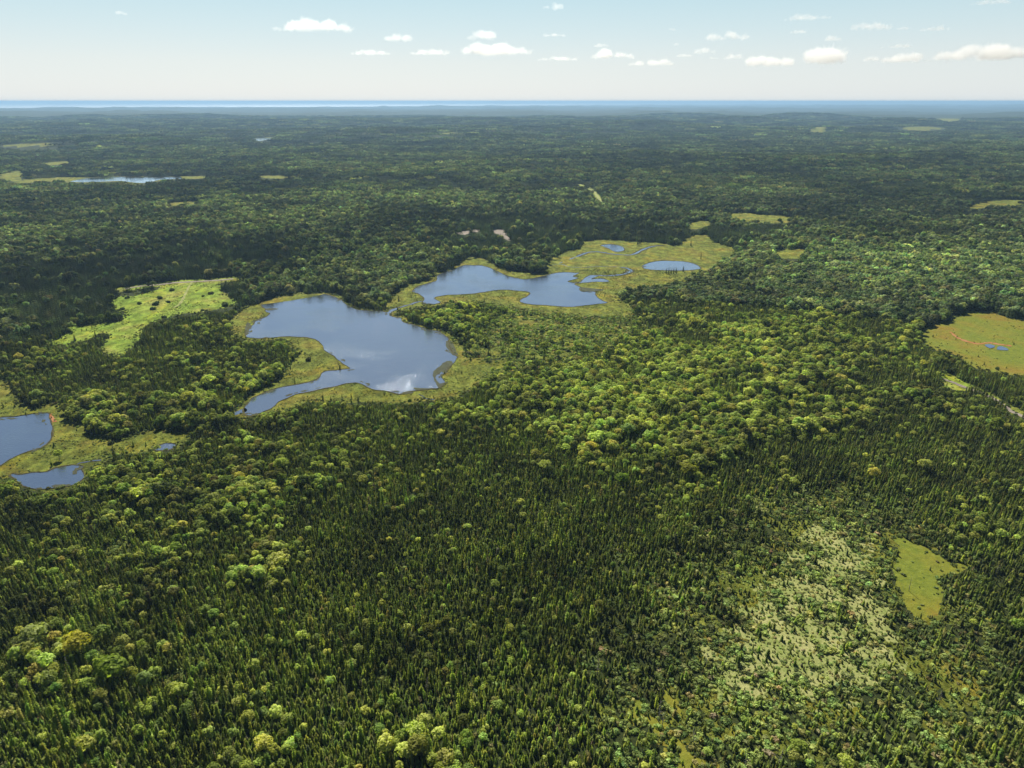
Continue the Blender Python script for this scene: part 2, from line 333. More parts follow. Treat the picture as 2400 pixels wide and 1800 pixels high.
def leaf_mat(name, lo, hi, jit=.5, transl=.35, warm=None, rough=.6):
    m, t = mat(name)
    oi = N(t, 'ShaderNodeObjectInfo')
    at = N(t, 'ShaderNodeAttribute', attribute_type='INSTANCER', attribute_name='tint')
    va = N(t, 'ShaderNodeAttribute', attribute_type='GEOMETRY', attribute_name='Col')
    c = ramp(t, oi.outputs['Random'], [(0, lo), (.5, tuple((a+b)/2 for a, b in zip(lo, hi))), (.9, hi), (1, warm or hi)])
    c = mixc(t, 1.0, c, at.outputs['Color'], 'MULTIPLY')
    c = mixc(t, 1.0, c, va.outputs['Color'], 'MULTIPLY')
    d = N(t, 'ShaderNodeBsdfDiffuse'); t.links.new(c, d.inputs[0])
    tr = N(t, 'ShaderNodeBsdfTranslucent')
    c2_ = mixc(t, 1.0, c, (1.25, 1.3, .55), 'MULTIPLY'); t.links.new(c2_, tr.inputs[0])
    g = N(t, 'ShaderNodeBsdfGlossy'); g.inputs['Roughness'].default_value = .55; g.inputs[0].default_value = (1, 1, 1, 1)
    mx = N(t, 'ShaderNodeMixShader'); mx.inputs[0].default_value = transl
    t.links.new(d.outputs[0], mx.inputs[1]); t.links.new(tr.outputs[0], mx.inputs[2])
    m2 = N(t, 'ShaderNodeMixShader'); m2.inputs[0].default_value = .004
    t.links.new(mx.outputs[0], m2.inputs[1]); t.links.new(g.outputs[0], m2.inputs[2])
    out(t, m2.outputs[0]); return m
M['spruce'] = leaf_mat('spruce_needles', (.080, .112, .017), (.215, .260, .045), transl=.46, warm=(.22, .20, .07))
M['leaf'] = leaf_mat('broadleaf_foliage', (.17, .22, .040), (.39, .42, .13), transl=.48, warm=(.30, .28, .10))
M['shrub'] = leaf_mat('shrub_foliage', (.09, .13, .035), (.20, .23, .07), transl=.3, warm=(.17, .14, .07))
def plain(name, c, r=.9):
    m, t = mat(name); b = N(t, 'ShaderNodeBsdfPrincipled')
    cc = ramp(t, noise_node(t, 1.5, 4), [(.3, tuple(v*.7 for v in c)), (.7, c)]); t.links.new(cc, b.inputs['Base Color']); b.inputs['Roughness'].default_value = r
    out(t, b.outputs[0]); return m
M['bark'] = plain('bark', (.14, .115, .095)); M['dead'] = plain('weathered_wood', (.42, .39, .36))

# ------------------------------------------------------------ mesh helpers
def mesh_from(name, V, Fc, mats, mi=None, col=None, smooth_=False):
    me = bpy.data.meshes.new(name)
    V = np.asarray(V, np.float32); Fc = np.asarray(Fc, np.int32)
    me.vertices.add(len(V)); me.vertices.foreach_set('co', V.ravel())
    k = Fc.shape[1]; n = len(Fc)
    me.loops.add(n*k); me.loops.foreach_set('vertex_index', Fc.ravel())
    me.polygons.add(n); me.polygons.foreach_set('loop_start', np.arange(0, n*k, k, dtype=np.int32))
    me.update(calc_edges=True)
    for m in mats: me.materials.append(m)
    if mi is not None: me.polygons.foreach_set('material_index', np.asarray(mi, np.int32))
    if col is not None:
        a = me.attributes.new('Col', 'FLOAT_COLOR', 'FACE') if False else me.color_attributes.new('Col', 'FLOAT_COLOR', 'POINT')
        c = np.ones((len(V), 4), np.float32); c[:, :3] = col; a.data.foreach_set('color', c.ravel())
    if smooth_: me.polygons.foreach_set('use_smooth', np.ones(n, bool))
    return me
def add(name, me, parent=None):
    o = bpy.data.objects.new(name, me); COL.objects.link(o)
    if parent: o.parent = parent
    return o

# ------------------------------------------------------------ ground
def coast(az):                                # how far the land runs, metres
    a = 1.3*np.interp(az, np.radians([-75, -36, -25, -15, -5, 0, 8, 18, 36, 75]), [24000, 24500, 27500, 26500, 31000, 33000, 38000, 46000, 62000, 70000])
    return a*(1+.05*(vnoise(az*40+9, az*0, 3)-.5))
NA, NR = 1000, 1000
az = np.radians(np.concatenate([np.linspace(-78, -48, 30, endpoint=False), np.linspace(-48, 48, NA-60), np.linspace(48, 78, 31)[1:]]))
NA = len(az)
pyr = np.concatenate([np.array([6000., 3600, 2600]), np.linspace(2150, 1150, 260), np.linspace(1149, 480, 520), np.linspace(479, 252, 190)[0:], np.array([249, 247, 245.5, 244])])
rad = flat(1200, pyr)[1]; rad[0] = 15
NR = len(rad)
far_ = rad/rad[-1]
A, Rr = np.meshgrid(az, rad)
sc = np.where(Rr > 9000, 9000+(Rr-9000)/(rad[-1]-9000)*(coast(A)-9000), Rr)
GX, GY = sc*np.sin(A), sc*np.cos(A)
GZ = height(GX, GY)
# the shore falls to the sea at the last ring
GZ = np.where(Rr > rad[-2], -12, np.maximum(GZ, -6))
V = np.stack([GX.ravel(), GY.ravel(), GZ.ravel()], 1)
ii = (np.arange(NR-1)[:, None]*NA+np.arange(NA-1)[None, :]).ravel()
quads = np.stack([ii, ii+1, ii+NA+1, ii+NA], 1)
cxm = V[quads, 0].mean(1); cym = V[quads, 1].mean(1)
cls = classify(cxm, cym)
cls[cls == 9] = 1
def submesh(name, sel, m):
    q = quads[sel]; u, inv = np.unique(q, return_inverse=True)
    me = mesh_from(name, V[u], inv.reshape(q.shape), [m], smooth_=True)
    return tag(add(name, me), kind='structure')
submesh('forest_ground', cls == 0, M['floor'])
submesh('bog', cls == 1, M['bog'])
submesh('meadow', cls == 2, M['meadow'])
submesh('dry_clearing', cls == 3, M['dry'])
submesh('rusty_bog', cls == 4, M['rusty'])
submesh('gravel_ground', cls == 5, M['gravel'])
# ocean
oa = np.radians(np.linspace(-80, 80, 161)); orr = np.array([20000, 30000, 50000, 80000, 140000, 240000.])
OA, OR = np.meshgrid(oa, orr); OV = np.stack([(OR*np.sin(OA)).ravel(), (OR*np.cos(OA)).ravel(), np.full(OA.size, -9.0)], 1)
jj = (np.arange(5)[:, None]*161+np.arange(160)[None, :]).ravel()
tag(add('ocean', mesh_from('ocean', OV, np.stack([jj, jj+1, jj+162, jj+161], 1), [M['ocean']])), kind='structure')

# ------------------------------------------------------------ water, banks, roads
def sheet(name, P, z, m):
    r = geometry.delaunay_2d_cdt([Vector(p) for p in P], [], [list(range(len(P)))], 1, 1e-4)
    vs = [(v.x, v.y, z) for v in r[0]]
    me = bpy.data.meshes.new(name); me.from_pydata(vs, [], [f for f in r[2]]); me.materials.append(m); me.update()
    bm = bmesh.new(); bm.from_mesh(me)
    for f in bm.faces:
        if f.normal.z < 0: f.normal_flip()
    bm.to_mesh(me); bm.free()
    return add(name, me)
def ribbon(name, P, wd, z, m, closed=False, side=(-.5, .5), zoff=(0, 0), wob=0):
    n = len(P); T = np.roll(P, -1, 0)-np.roll(P, 1, 0)
    if not closed: T[0] = P[1]-P[0]; T[-1] = P[-1]-P[-2]
    T /= np.linalg.norm(T, axis=1)[:, None]+1e-9; Nn = np.stack([-T[:, 1], T[:, 0]], 1)
    ww = np.full(n, wd)*(1+wob*(vnoise(np.arange(n)*.7, np.zeros(n), 8)-.5)*2)
    a = P+Nn*(ww*side[0])[:, None]; b = P+Nn*(ww*side[1])[:, None]
    z0 = z if z is not None else None
    za = height(a[:, 0], a[:, 1]) if z0 is None else np.full(n, z0); zb = height(b[:, 0], b[:, 1]) if z0 is None else np.full(n, z0)
    Vv = np.concatenate([np.c_[a, za+zoff[0]], np.c_[b, zb+zoff[1]]])
    k = np.arange(n if closed else n-1); k2 = (k+1) % n
    return add(name, mesh_from(name, Vv, np.stack([k, k2, k2+n, k+n], 1), [m]))
WZ = {'far': -1.85, 'distantleft': .3, 'distantright': .3, 'distantright2': .3}
for k, P in LW.items():
    nm = {'main': 'lake', 'upper': 'lake', 'left': 'lake', 'far': 'lake', 'outlet': 'stream'}.get(k, 'pond')
    tag(sheet(nm, P, float(height(P[:, 0], P[:, 1]).max())+.12 if k.startswith('bogpool') else WZ.get(k, .12), M['water']), kind='structure')
    if k not in ('distantleft', 'distantright', 'distantright2', 'outlet', 'bogpool', 'bogpool2'):
        area = .5*np.sum(P[:, 0]*np.roll(P[:, 1], -1)-np.roll(P[:, 0], -1)*P[:, 1])
        s_ = -1 if area > 0 else 1
        wd = 5 if k == 'far' else 2.0
        zz = WZ.get(k, .12)
        # a dark peat lip that stands a little above the water
        n = len(P); T = np.roll(P, -1, 0)-np.roll(P, 1, 0); T /= np.linalg.norm(T, axis=1)[:, None]+1e-9
        Nn = np.stack([-T[:, 1], T[:, 0]], 1)*s_
        ww = wd*(.12+1.2*vnoise(P[:, 0]/7, P[:, 1]/7, 8)**2.2)
        r0 = np.c_[P-Nn*.25, np.full(n, zz-.1)]; r1 = np.c_[P+Nn*(ww*.25)[:, None], zz+.25+.3*vnoise(P[:, 0], P[:, 1], 5)]
        r2 = np.c_[P+Nn*ww[:, None], np.full(n, zz+.04)]
        Vv = np.concatenate([r0, r1, r2]); kk = np.arange(n); k2 = (kk+1) % n
        q = np.concatenate([np.stack([kk, k2, k2+n, kk+n], 1), np.stack([kk+n, k2+n, k2+2*n, kk+2*n], 1)])
        tag(add('shore_bank', mesh_from('shore_bank', Vv, q, [M['peat']])), kind='structure')
for pts, wd in ((c8([(1000,325),(1040,305),(1100,285),(1180,255),(1250,250),(1330,262),(1420,270),(1480,265),(1530,240),(1600,215),(1700,205)]), 5),
                (c8([(1400,350),(1440,358),(1462,372),(1435,388),(1380,400),(1300,405),(1240,402),(1200,418)]), 6),
                (c8([(880,340),(940,335),(1010,330),(1060,345),(1120,350),(1250,345),(1340,345),(1400,350)]), 1.6),
                (c7([(1455,975),(1475,990),(1500,1008),(1560,1015)]), 1.2),
                (c7([(1245,385),(1300,368),(1380,345),(1450,325),(1490,318),(1560,320)]), 3.0),
                (c6([(530,1482),(570,1462),(640,1450),(720,1440)]), 1.6)):
    P = jitter(smooth(world(pts), 6, False), 1.5, .15)
    tag(ribbon('stream_bank', P, wd*1.6, .09, M['peat'], wob=.5), kind='structure')
    tag(ribbon('stream', P, wd*.6, .14, M['water'], wob=.6), kind='structure')
LILY = [c7([(1650,600),(1690,610),(1705,640),(1722,700),(1690,700),(1660,665),(1642,630)]), c7([(1600,780),(1640,748),(1690,745),(1670,790),(1640,830),(1610,820),(1570,860),(1600,900),(1640,895),(1600,935),(1565,885),(1550,850),(1560,812)]),
        c7([(1415,930),(1480,935),(1570,935),(1540,945),(1440,948)]), c7([(365,372),(400,370),(462,373),(420,382),(380,385)]), c7([(225,560),(228,500),(245,470),(272,500),(250,530),(238,562)]), c7([(270,465),(340,436),(362,434),(300,462)]),
        c8([(1132,480),(1200,485),(1290,494),(1240,505),(1190,505),(1135,505)]), c6([(1070,1350),(1130,1332),(1160,1328),(1120,1350),(1100,1365)]), c6([(1570,1160),(1600,1135),(1660,1115),(1640,1140),(1590,1165)]), c7([(1340,965),(1400,955),(1410,970),(1350,976)])]
for L in LILY:
    tag(sheet('lily_mat', jitter(smooth(world(L), 5), 1.2, .5), .17, M['lilies']), 'mat of floating lily leaves and weed along the lake margin', kind='stuff')
# weed and lily patches floating off the shores, too many and too ragged to count
WV = []; WF = []
for k, step in (('main', 9), ('upper', 14), ('left', 8), ('leftlow', 6), ('round', 12)):
    P = LW[k]; area = .5*np.sum(P[:, 0]*np.roll(P[:, 1], -1)-np.roll(P[:, 0], -1)*P[:, 1]); s_ = 1 if area > 0 else -1
    for i in range(0, len(P), step):
        if random.random() < .45: continue
        t_ = P[(i+1) % len(P)]-P[i]; t_ = t_/(np.linalg.norm(t_)+1e-9); nn = np.array([-t_[1], t_[0]])*s_
        for q in range(random.randint(1, 5)):
            c0 = P[i]+nn*random.uniform(.5, 5)+t_*random.uniform(-6, 6); ra = random.uniform(.5, 2.6); m_ = 12; b0 = len(WV); zz = .15+.00004*len(WF)
            WV.append((c0[0], c0[1], zz))
            for a_ in range(m_):
                rr_ = ra*random.uniform(.5, 1.3); ca, sa = math.cos(a_*6.283/m_)*rr_*1.6, math.sin(a_*6.283/m_)*rr_*.6
                WV.append((c0[0]+t_[0]*ca-t_[1]*sa, c0[1]+t_[1]*ca+t_[0]*sa, zz))
            WF += [(b0, b0+1+a_, b0+1+(a_+1) % m_) for a_ in range(m_)]
tag(add('water_weed', mesh_from('water_weed', WV, WF, [M['lilies']])), 'scattered floating weed along the lake shores', kind='stuff')
def road(name, pts, wd, m, zo=.25, wob=.25):
    return tag(ribbon(name, jitter(smooth(world(pts), 6, False), .6, .1), wd, None, m, zoff=(zo, zo), wob=wob), kind='structure')
ROADS = [('road', c6([(885,233),(1010,212),(1130,203),(1230,190),(1380,182),(1500,175),(1560,171),(1650,162)]), 6, 'gravel'),
 ('path', c6([(1358,187),(1330,230),(1300,290),(1270,340),(1230,365)]), 3, 'dry'),
 ('track', c4([(1500,226),(1545,228),(1590,245),(1640,280),(1670,320),(1690,350)]), 8, 'dry'),
 ('track', cr([(970,885),(1050,912),(1150,950),(1250,990),(1340,1020),(1430,1050),(1570,1120),(1640,1170),(1750,1250),(1880,1310),(2100,1420)]), 4, 'gravel'),
 ('track', c2([(1040,550),(1050,568),(1062,588)]), 26, 'gravel'), ('track', c2([(1245,612),(1245,642)]), 20, 'gravel'), ('track', c2([(1438,668),(1425,685),(1408,705)]), 12, 'dry'),
 ('path', [(1905,1290),(1890,1350),(1885,1400),(1895,1460),(1893,1520),(1840,1590),(1780,1630),(1710,1680)], 1.6, 'dry')]
for nm, p, wd, mm in ROADS: road(nm, p, wd, M[mm], .25 if wd > 2 else .05)
# rust coloured mud by the bog pools and by the left lake
for L, wd in ((cr([(1080,370),(1150,428),(1250,470),(1340,495),(1420,500),(1500,492),(1560,497),(1650,512),(1760,525)]), 3.2), (c6([(345,1120),(365,1150),(372,1175)]), 4)):
    tag(ribbon('mud', jitter(smooth(world(L), 8, False), .7, .2), wd, None, M['rust'], zoff=(.1, .1), wob=.8), kind='structure')

# ------------------------------------------------------------ tree shapes
def spruce_parts(seed, tiers=9, nb=8, slim=1.0, ragged=.3):
    """unit height spruce: drooping branch fans in tiers; returns crown V, F, colour and trunk V, F"""
    r = random.Random(seed); V = []; Fq = []; C = []
    R = .135*slim
    for k in range(tiers):
        t = k/(tiers-1); z = .10+.86*t
        rr = R*((1-t)**.75*.92+.06)*(1+ragged*(r.random()-.5))
        off = r.random()*6.28
        for b in range(nb):
            a = off+b*6.283/nb+r.uniform(-.2, .2); L = rr*r.uniform(.7, 1.25); wv = L*.42+.008
            zt = z+.06*(1-t)+.02; zo = z-L*r.uniform(.15, .45)
            ca, sa = math.cos(a), math.sin(a)
            i = len(V)
            V += [(0, 0, zt), (ca*L*.55-sa*wv, sa*L*.55+ca*wv, (zt+zo)/2-.012), (ca*L, sa*L, zo), (ca*L*.55+sa*wv, sa*L*.55-ca*wv, (zt+zo)/2-.012)]
            Fq.append((i, i+1, i+2, i+3)); s = .8+.4*r.random(); C += [(s, s, s)]*4
    i = len(V); V += [(.012, 0, .93), (-.006, .01, .93), (-.006, -.01, .93), (0, 0, 1.02)]; Fq += [(i, i+1, i+3, i+3), (i+1, i+2, i+3, i+3), (i+2, i, i+3, i+3)]; C += [(1.2, 1.2, 1)]*4
    Fq = [f if f[2] != f[3] else f for f in Fq]
    return V, Fq, C
def tri(Fq):
    o = []
    for f in Fq:
        o.append((f[0], f[1], f[2]))
        if len(f) == 4 and f[3] != f[2]: o.append((f[0], f[2], f[3]))
    return o
def tube(p0, p1, r0, r1, n=5):
    p0 = np.array(p0, float); p1 = np.array(p1, float); d = p1-p0; d /= np.linalg.norm(d)+1e-9
    a = np.cross(d, (0, 0, 1)) if abs(d[2]) < .9 else np.cross(d, (1, 0, 0)); a /= np.linalg.norm(a); b = np.cross(d, a)
    V = [tuple(p0+(a*math.cos(6.283*k/n)+b*math.sin(6.283*k/n))*r0) for k in range(n)]+[tuple(p1+(a*math.cos(6.283*k/n)+b*math.sin(6.283*k/n))*r1) for k in range(n)]
    return V, [(k, (k+1) % n, n+(k+1) % n, n+k) for k in range(n)]
def join(parts):
    V = []; Fq = []
    for v, f in parts:
        i = len(V); V += v; Fq += [tuple(j+i for j in q) for q in f]
    return V, Fq
def leafcloud(r, lobes, nper, lsize, V, Fq, C):
    for (cx, cy_, cz, lr, shade) in lobes:
        for _ in range(nper):
            u = r.uniform(-.55, 1); a = r.uniform(0, 6.283); s = math.sqrt(max(0, 1-u*u)); q = r.uniform(.78, 1.08)
            nx, ny, nz = s*math.cos(a), s*math.sin(a), u
            px, py, pz = cx+nx*lr*q, cy_+ny*lr*q, cz+nz*lr*q*.8
            n = Vector((nx+r.uniform(-.4, .4), ny+r.uniform(-.4, .4), nz+r.uniform(-.2, .7))).normalized()
            t1 = n.orthogonal().normalized(); t2 = n.cross(t1); rot = r.uniform(0, 6.28)
            e1 = (t1*math.cos(rot)+t2*math.sin(rot))*lsize*r.uniform(.6, 1.3); e2 = n.cross(e1.normalized())*lsize*r.uniform(.5, 1.0)
            p = Vector((px, py, pz)); i = len(V)
            V += [tuple(p-e1-e2*.4), tuple(p+e1*.2-e2), tuple(p+e1), tuple(p+e2*.9-e1*.2)]
            Fq.append((i, i+1, i+2, i+3)); s_ = shade*r.uniform(.82, 1.18); C += [(s_, s_, s_)]*4
def broadleaf_parts(seed, nl=16, nper=42, ls=.05, wide=1.0):
    """unit height broadleaf tree: lobes of leaf sprays over a dome, on a forked trunk"""
    r = random.Random(seed); lobes = []
    Rr_ = .30*wide
    for k in range(nl):
        t = (k+.5)/nl; u = 1-1.25*t; a = k*2.399+r.uniform(-.3, .3); s = math.sqrt(max(0, 1-u*u)) if u > 0 else 1+.15*u
        lobes.append((s*Rr_*.68*math.cos(a)*r.uniform(.5, 1.3), s*Rr_*.68*math.sin(a)*r.uniform(.5, 1.3), .60+u*.24*r.uniform(.7, 1.25), Rr_*r.uniform(.22, .50), r.uniform(.85, 1.15)))
    lobes.append((0, 0, .62, Rr_*.6, .9))
    V = []; Fq = []; C = []; leafcloud(r, lobes, nper, ls, V, Fq, C)
    tr = [tube((0, 0, 0), (.01, 0, .42), .018, .012)]
    for k in range(4):
        a = k*1.57+r.random(); tr.append(tube((.01, 0, .34+.03*k), (.17*wide*math.cos(a), .17*wide*math.sin(a), .62+.05*k), .009, .003, 4))
    return (V, Fq, C), join(tr)
def shrub_parts(seed, nl=5, nper=22):
    r = random.Random(seed)
    lobes = [(r.uniform(-.45, .45), r.uniform(-.45, .45), r.uniform(.25, .55), r.uniform(.35, .55), r.uniform(.85, 1.1)) for _ in range(nl)]
    V = []; Fq = []; C = []; leafcloud(r, lobes, nper, .2, V, Fq, C); return V, Fq, C
def dead_parts(seed, tall=True):
    r = random.Random(seed); P = [tube((0, 0, 0), (.02, .01, .98), .020, .006, 5)]
    for k in range(22):
        z = .25+.7*k/22; a = r.uniform(0, 6.28); L = .13*(1.05-z)+r.uniform(.02, .07)
        P.append(tube((.01, 0, z), (L*math.cos(a), L*math.sin(a), z+r.uniform(-.02, .07)), .004, .0015, 3))
    return join(P)

def crown_mesh(name, P, m): return mesh_from(name, P[0], P[1] if all(len(f) == 4 and f[2] != f[3] for f in P[1]) else tri(P[1]), [m], col=np.array(P[2]))
def combo(name, crown, trunk, m):
    t1 = tri(crown[1]); n = len(crown[0]); t2 = [tuple(i+n for i in f) for f in tri(trunk[1])]
    return mesh_from(name, crown[0]+trunk[0], t1+t2, [m, M['bark']], mi=[0]*len(t1)+[1]*len(t2), col=np.concatenate([np.array(crown[2]), np.ones((len(trunk[0]), 3))]))
def hidden_coll(name, meshes):
    c = bpy.data.collections.new(name)
    for i, me in enumerate(meshes): c.objects.link(bpy.data.objects.new(name, me))
    return c
SP_TR = tube((0, 0, 0), (0, 0, .9), .011, .003, 5)
spruce_shapes = [spruce_parts(s, slim=sl, ragged=.5) for s, sl in ((1, 1.0), (2, .8), (3, 1.15), (4, .9), (5, .7))]
broad_shapes = [broadleaf_parts(s, wide=w_) for s, w_ in ((11, 1.0), (12, 1.2), (13, .85), (14, 1.05), (15, 1.3))]
broad_low = [broadleaf_parts(s, nl=9, nper=16, ls=.085, wide=w_) for s, w_ in ((21, 1.0), (22, 1.2), (23, .9))]
shrub_shapes = [shrub_parts(s) for s in (31, 32, 33)]
C_spruce = hidden_coll('spruce_shape', [combo('spruce_shape', s, SP_TR, M['spruce']) for s in spruce_shapes])
C_broad = hidden_coll('broadleaf_shape', [combo('broadleaf_shape', s[0], s[1], M['leaf']) for s in broad_shapes])
C_shrub = hidden_coll('shrub_shape', [mesh_from('shrub_shape', s[0], s[1], [M['shrub']], col=np.array(s[2])) for s in shrub_shapes])

# clumps for the middle distance and the far woods: every tree in them keeps a shape of its own
def clump(name, size, n, hard, hs, hb, seed, lod):
    r = random.Random(seed); V = []; Fa = []; C = []; MI = []
    if lod == 0:
        ss = [spruce_parts(90+k, 5, 6, 1.25, .5) for k in range(3)]; bs = [broadleaf_parts(95+k, 7, 13, .10, 1.15) for k in range(3)]
    else:
        ss = [spruce_parts(80+k, 3, 4, 1.9, .5) for k in range(2)]; bs = [broadleaf_parts(85+k, 3, 7, .17, 1.3) for k in range(2)]
    g = max(1, int(math.sqrt(n)))
    for i in range(g):
        for j in range(g):
            x = ((i+r.random())/g-.5)*size; y = ((j+r.random())/g-.5)*size
            isb = r.random() < hard
            P = r.choice(bs)[0] if isb else r.choice(ss)
            h = (hb if isb else hs)*r.uniform(.65, 1.25); wx = h*(1.0 if isb else r.uniform(.9, 1.3))
            a = r.random()*6.28; ca, sa = math.cos(a), math.sin(a); k = len(V)
            sh = r.uniform(.6, 1.35); hu = r.uniform(.78, 1.06)
            V += [(x+(p[0]*ca-p[1]*sa)*wx, y+(p[0]*sa+p[1]*ca)*wx, p[2]*h-.3) for p in P[0]]
            C += [(c[0]*sh*hu, c[1]*sh, c[2]*sh*.9) for c in P[2]]
            T = tri(P[1]); Fa += [tuple(q+k for q in f) for f in T]; MI += [1 if isb else 0]*len(T)
    return mesh_from(name, V, Fa, [M['spruce'], M['leaf']], mi=MI, col=np.array(C))

def gn_scatter(name, pts, rot, scl, tint, coll, label, cat):
    n = len(pts)
    if n == 0: return
    me = bpy.data.meshes.new(name); me.vertices.add(n); me.vertices.foreach_set('co', np.asarray(pts, np.float32).ravel())
    for nm, arr in (('rot', rot), ('scl', scl), ('tint', tint)):
        a = me.attributes.new(nm, 'FLOAT_VECTOR', 'POINT'); a.data.foreach_set('vector', np.asarray(arr, np.float32).ravel())
    o = add(name, me)
    g = bpy.data.node_groups.new(name, 'GeometryNodeTree')
    g.interface.new_socket('Geometry', in_out='INPUT', socket_type='NodeSocketGeometry'); g.interface.new_socket('Geometry', in_out='OUTPUT', socket_type='NodeSocketGeometry')
    gi = g.nodes.new('NodeGroupInput'); go = g.nodes.new('NodeGroupOutput')
    ci = g.nodes.new('GeometryNodeCollectionInfo'); ci.inputs['Collection'].default_value = coll; ci.inputs['Separate Children'].default_value = True; ci.inputs['Reset Children'].default_value = True
    ip = g.nodes.new('GeometryNodeInstanceOnPoints'); ip.inputs['Pick Instance'].default_value = True
    for nm, sk in (('rot', 'Rotation'), ('scl', 'Scale')):
        na = g.nodes.new('GeometryNodeInputNamedAttribute'); na.data_type = 'FLOAT_VECTOR'; na.inputs['Name'].default_value = nm; g.links.new(na.outputs[0], ip.inputs[sk])
    g.links.new(gi.outputs[0], ip.inputs['Points']); g.links.new(ci.outputs[0], ip.inputs['Instance']); g.links.new(ip.outputs[0], go.inputs[0])
    md = o.modifiers.new('scatter', 'NODES'); md.node_group = g
    return tag(o, label, cat, kind='stuff')

# ------------------------------------------------------------ what grows where
def blob(px, py, L):
    v = np.zeros(px.shape)
    for cx, cy_, rx, ry, k in L:
        v += k*np.exp(-(((px-cx)/rx)**2+((py-cy_)/ry)**2))
    return v
HARD = [(1500,960,230,130,.85),(1350,1040,110,70,.35),(1780,850,230,90,.8),(2020,715,260,80,.75),(2280,630,260,50,.85),(1690,1045,110,45,.7),(2130,965,120,45,.8),(120,1560,150,90,.5),(320,1460,130,60,.35),
 (640,910,60,45,.8),(300,950,160,70,.30),(850,640,150,40,.5),(650,1100,300,60,.12),(200,1130,170,60,.22),(1080,730,110,45,.7),(1260,770,190,50,.45),(150,985,50,30,.5),(720,1150,100,40,.2),(1900,1000,100,40,.5),
 (1150,1745,700,70,.24),(700,1450,220,220,.14),(250,1340,170,60,.3),(800,1200,500,160,.10),(2000,1150,300,100,.12),(1750,1400,150,250,.2),(900,570,120,35,.45),(1240,640,60,20,.9),(2000,470,350,18,.5),(1750,440,160,25,.8),(1100,860,80,60,.3),(530,780,90,50,.35),(420,1000,140,40,.3),(1600,1190,80,40,.2),(60,450,400,25,.4),(200,560,260,14,.8),(2300,335,100,12,.8),(1500,415,150,15,.5),(1650,690,60,20,.4)]
SPR = [(1100,1500,520,230,.30),(900,1260,420,100,.14),(650,600,350,70,.45),(150,690,240,60,.45),(2150,1150,280,90,.18),(2200,1500,300,250,.3),(1150,560,220,45,.3),(1750,560,300,30,.5),(1050,720,50,20,.2),(1250,540,200,25,.4),(100,760,150,60,.3),(1400,1300,300,120,.15),(1400,1600,300,200,.3),(2250,760,150,40,.3)]
LIGHT = [(1260,775,190,60,.65),(1530,930,260,150,.75),(1480,830,120,50,.2),(1850,1450,220,200,.35),(1150,1740,700,130,.40),(500,1600,200,200,.2),(2100,1650,300,120,.15),(700,1180,300,70,.2),(200,1100,200,60,.2),(700,870,60,50,.3),(900,1050,400,60,.12),(380,1300,160,40,.3),(560,940,160,60,.15),(2150,640,300,60,.5),(2280,600,220,50,.4),(1850,780,250,90,.35)]
DARK = [(700,560,330,70,.35),(200,640,250,60,.25),(1080,1460,320,120,.10),(2050,520,400,50,.2)]
BIG = [(700,610,300,50,.30),(1350,570,400,60,.20),(200,700,250,80,.15),(150,1560,250,160,.15)]
SMALL = [(1300,760,260,60,.25),(1650,1550,500,330,.22),(2200,1450,300,350,.15),(1100,1740,700,100,.15)]
def fields(x, y):
    px, py, d = proj(x, y, height(x, y))
    n = fbm(x/60, y/60, 61, 3); n2 = fbm(x/220+5, y/180, 67, 3)
    n3 = fbm(x/17+9, y/17, 65, 3); hard = .07+.30*sstep(.50, .70, n)+.25*sstep(.50, .68, n2)+blob(px, py, HARD)*(.35+1.0*n)-blob(px, py, SPR)*.8; hard = hard*(1-.45*sstep(900, 1800, np.hypot(x, y))); n4 = fbm(x/7+3, y/7, 66, 2); hard = hard+.02*blob(px, py, [(450,1250,700,330,1),(1100,1100,500,150,.7),(1300,1700,900,120,.6)])+(.35+hard)*2.0*(n3-.5)+(.3+hard)*.9*(n4-.5)
    hard = np.clip(hard, 0.012, .96)
    light = 1+blob(px, py, LIGHT)-blob(px, py, DARK)+1.5*(fbm(x/24, y/24, 71, 3)-.5)+1.2*(n2-.5)*1.6*sstep(500, 1500, np.hypot(x, y))  # last term puts hillside light and shade streaks into the distant tree tint
    size = 1+blob(px, py, BIG)-blob(px, py, SMALL)+.7*(fbm(x/30, y/30, 73, 3)-.5)
    return px, py, hard, np.clip(light, .45, 1.8), np.clip(size, .5, 1.6)
def wedge(s, r0, r1, amax):
    xm = r1*math.sin(amax); xs = np.arange(-xm, xm, s); ys = np.arange(r0*.5, r1, s)
    X, Y = np.meshgrid(xs, ys); X = X+rng.uniform(-.5, .5, X.shape)*s*.95; Y = Y+rng.uniform(-.5, .5, Y.shape)*s*.95
    r = np.hypot(X, Y); a = np.abs(np.arctan2(X, Y)); m = (r >= r0) & (r < r1) & (a < amax)
    return X[m], Y[m]
def clear_top(x, y, h):
    """how much of the tree height keeps the open ground behind it in sight"""
    k = np.ones(x.shape)
    for f in (1.0, .6, .35):
        q = h*k/(H-height(x, y)); X2, Y2 = x*(1+q), y*(1+q)
        c = classify(X2, Y2, .5); bad = (c == 9) | ((c > 0) & (rng.random(x.shape) < .75))
        k = np.where(bad & (k >= f), {1.0: .6, .6: .35, .35: 0}[f], k)
    return k

R_NEAR = 820.0
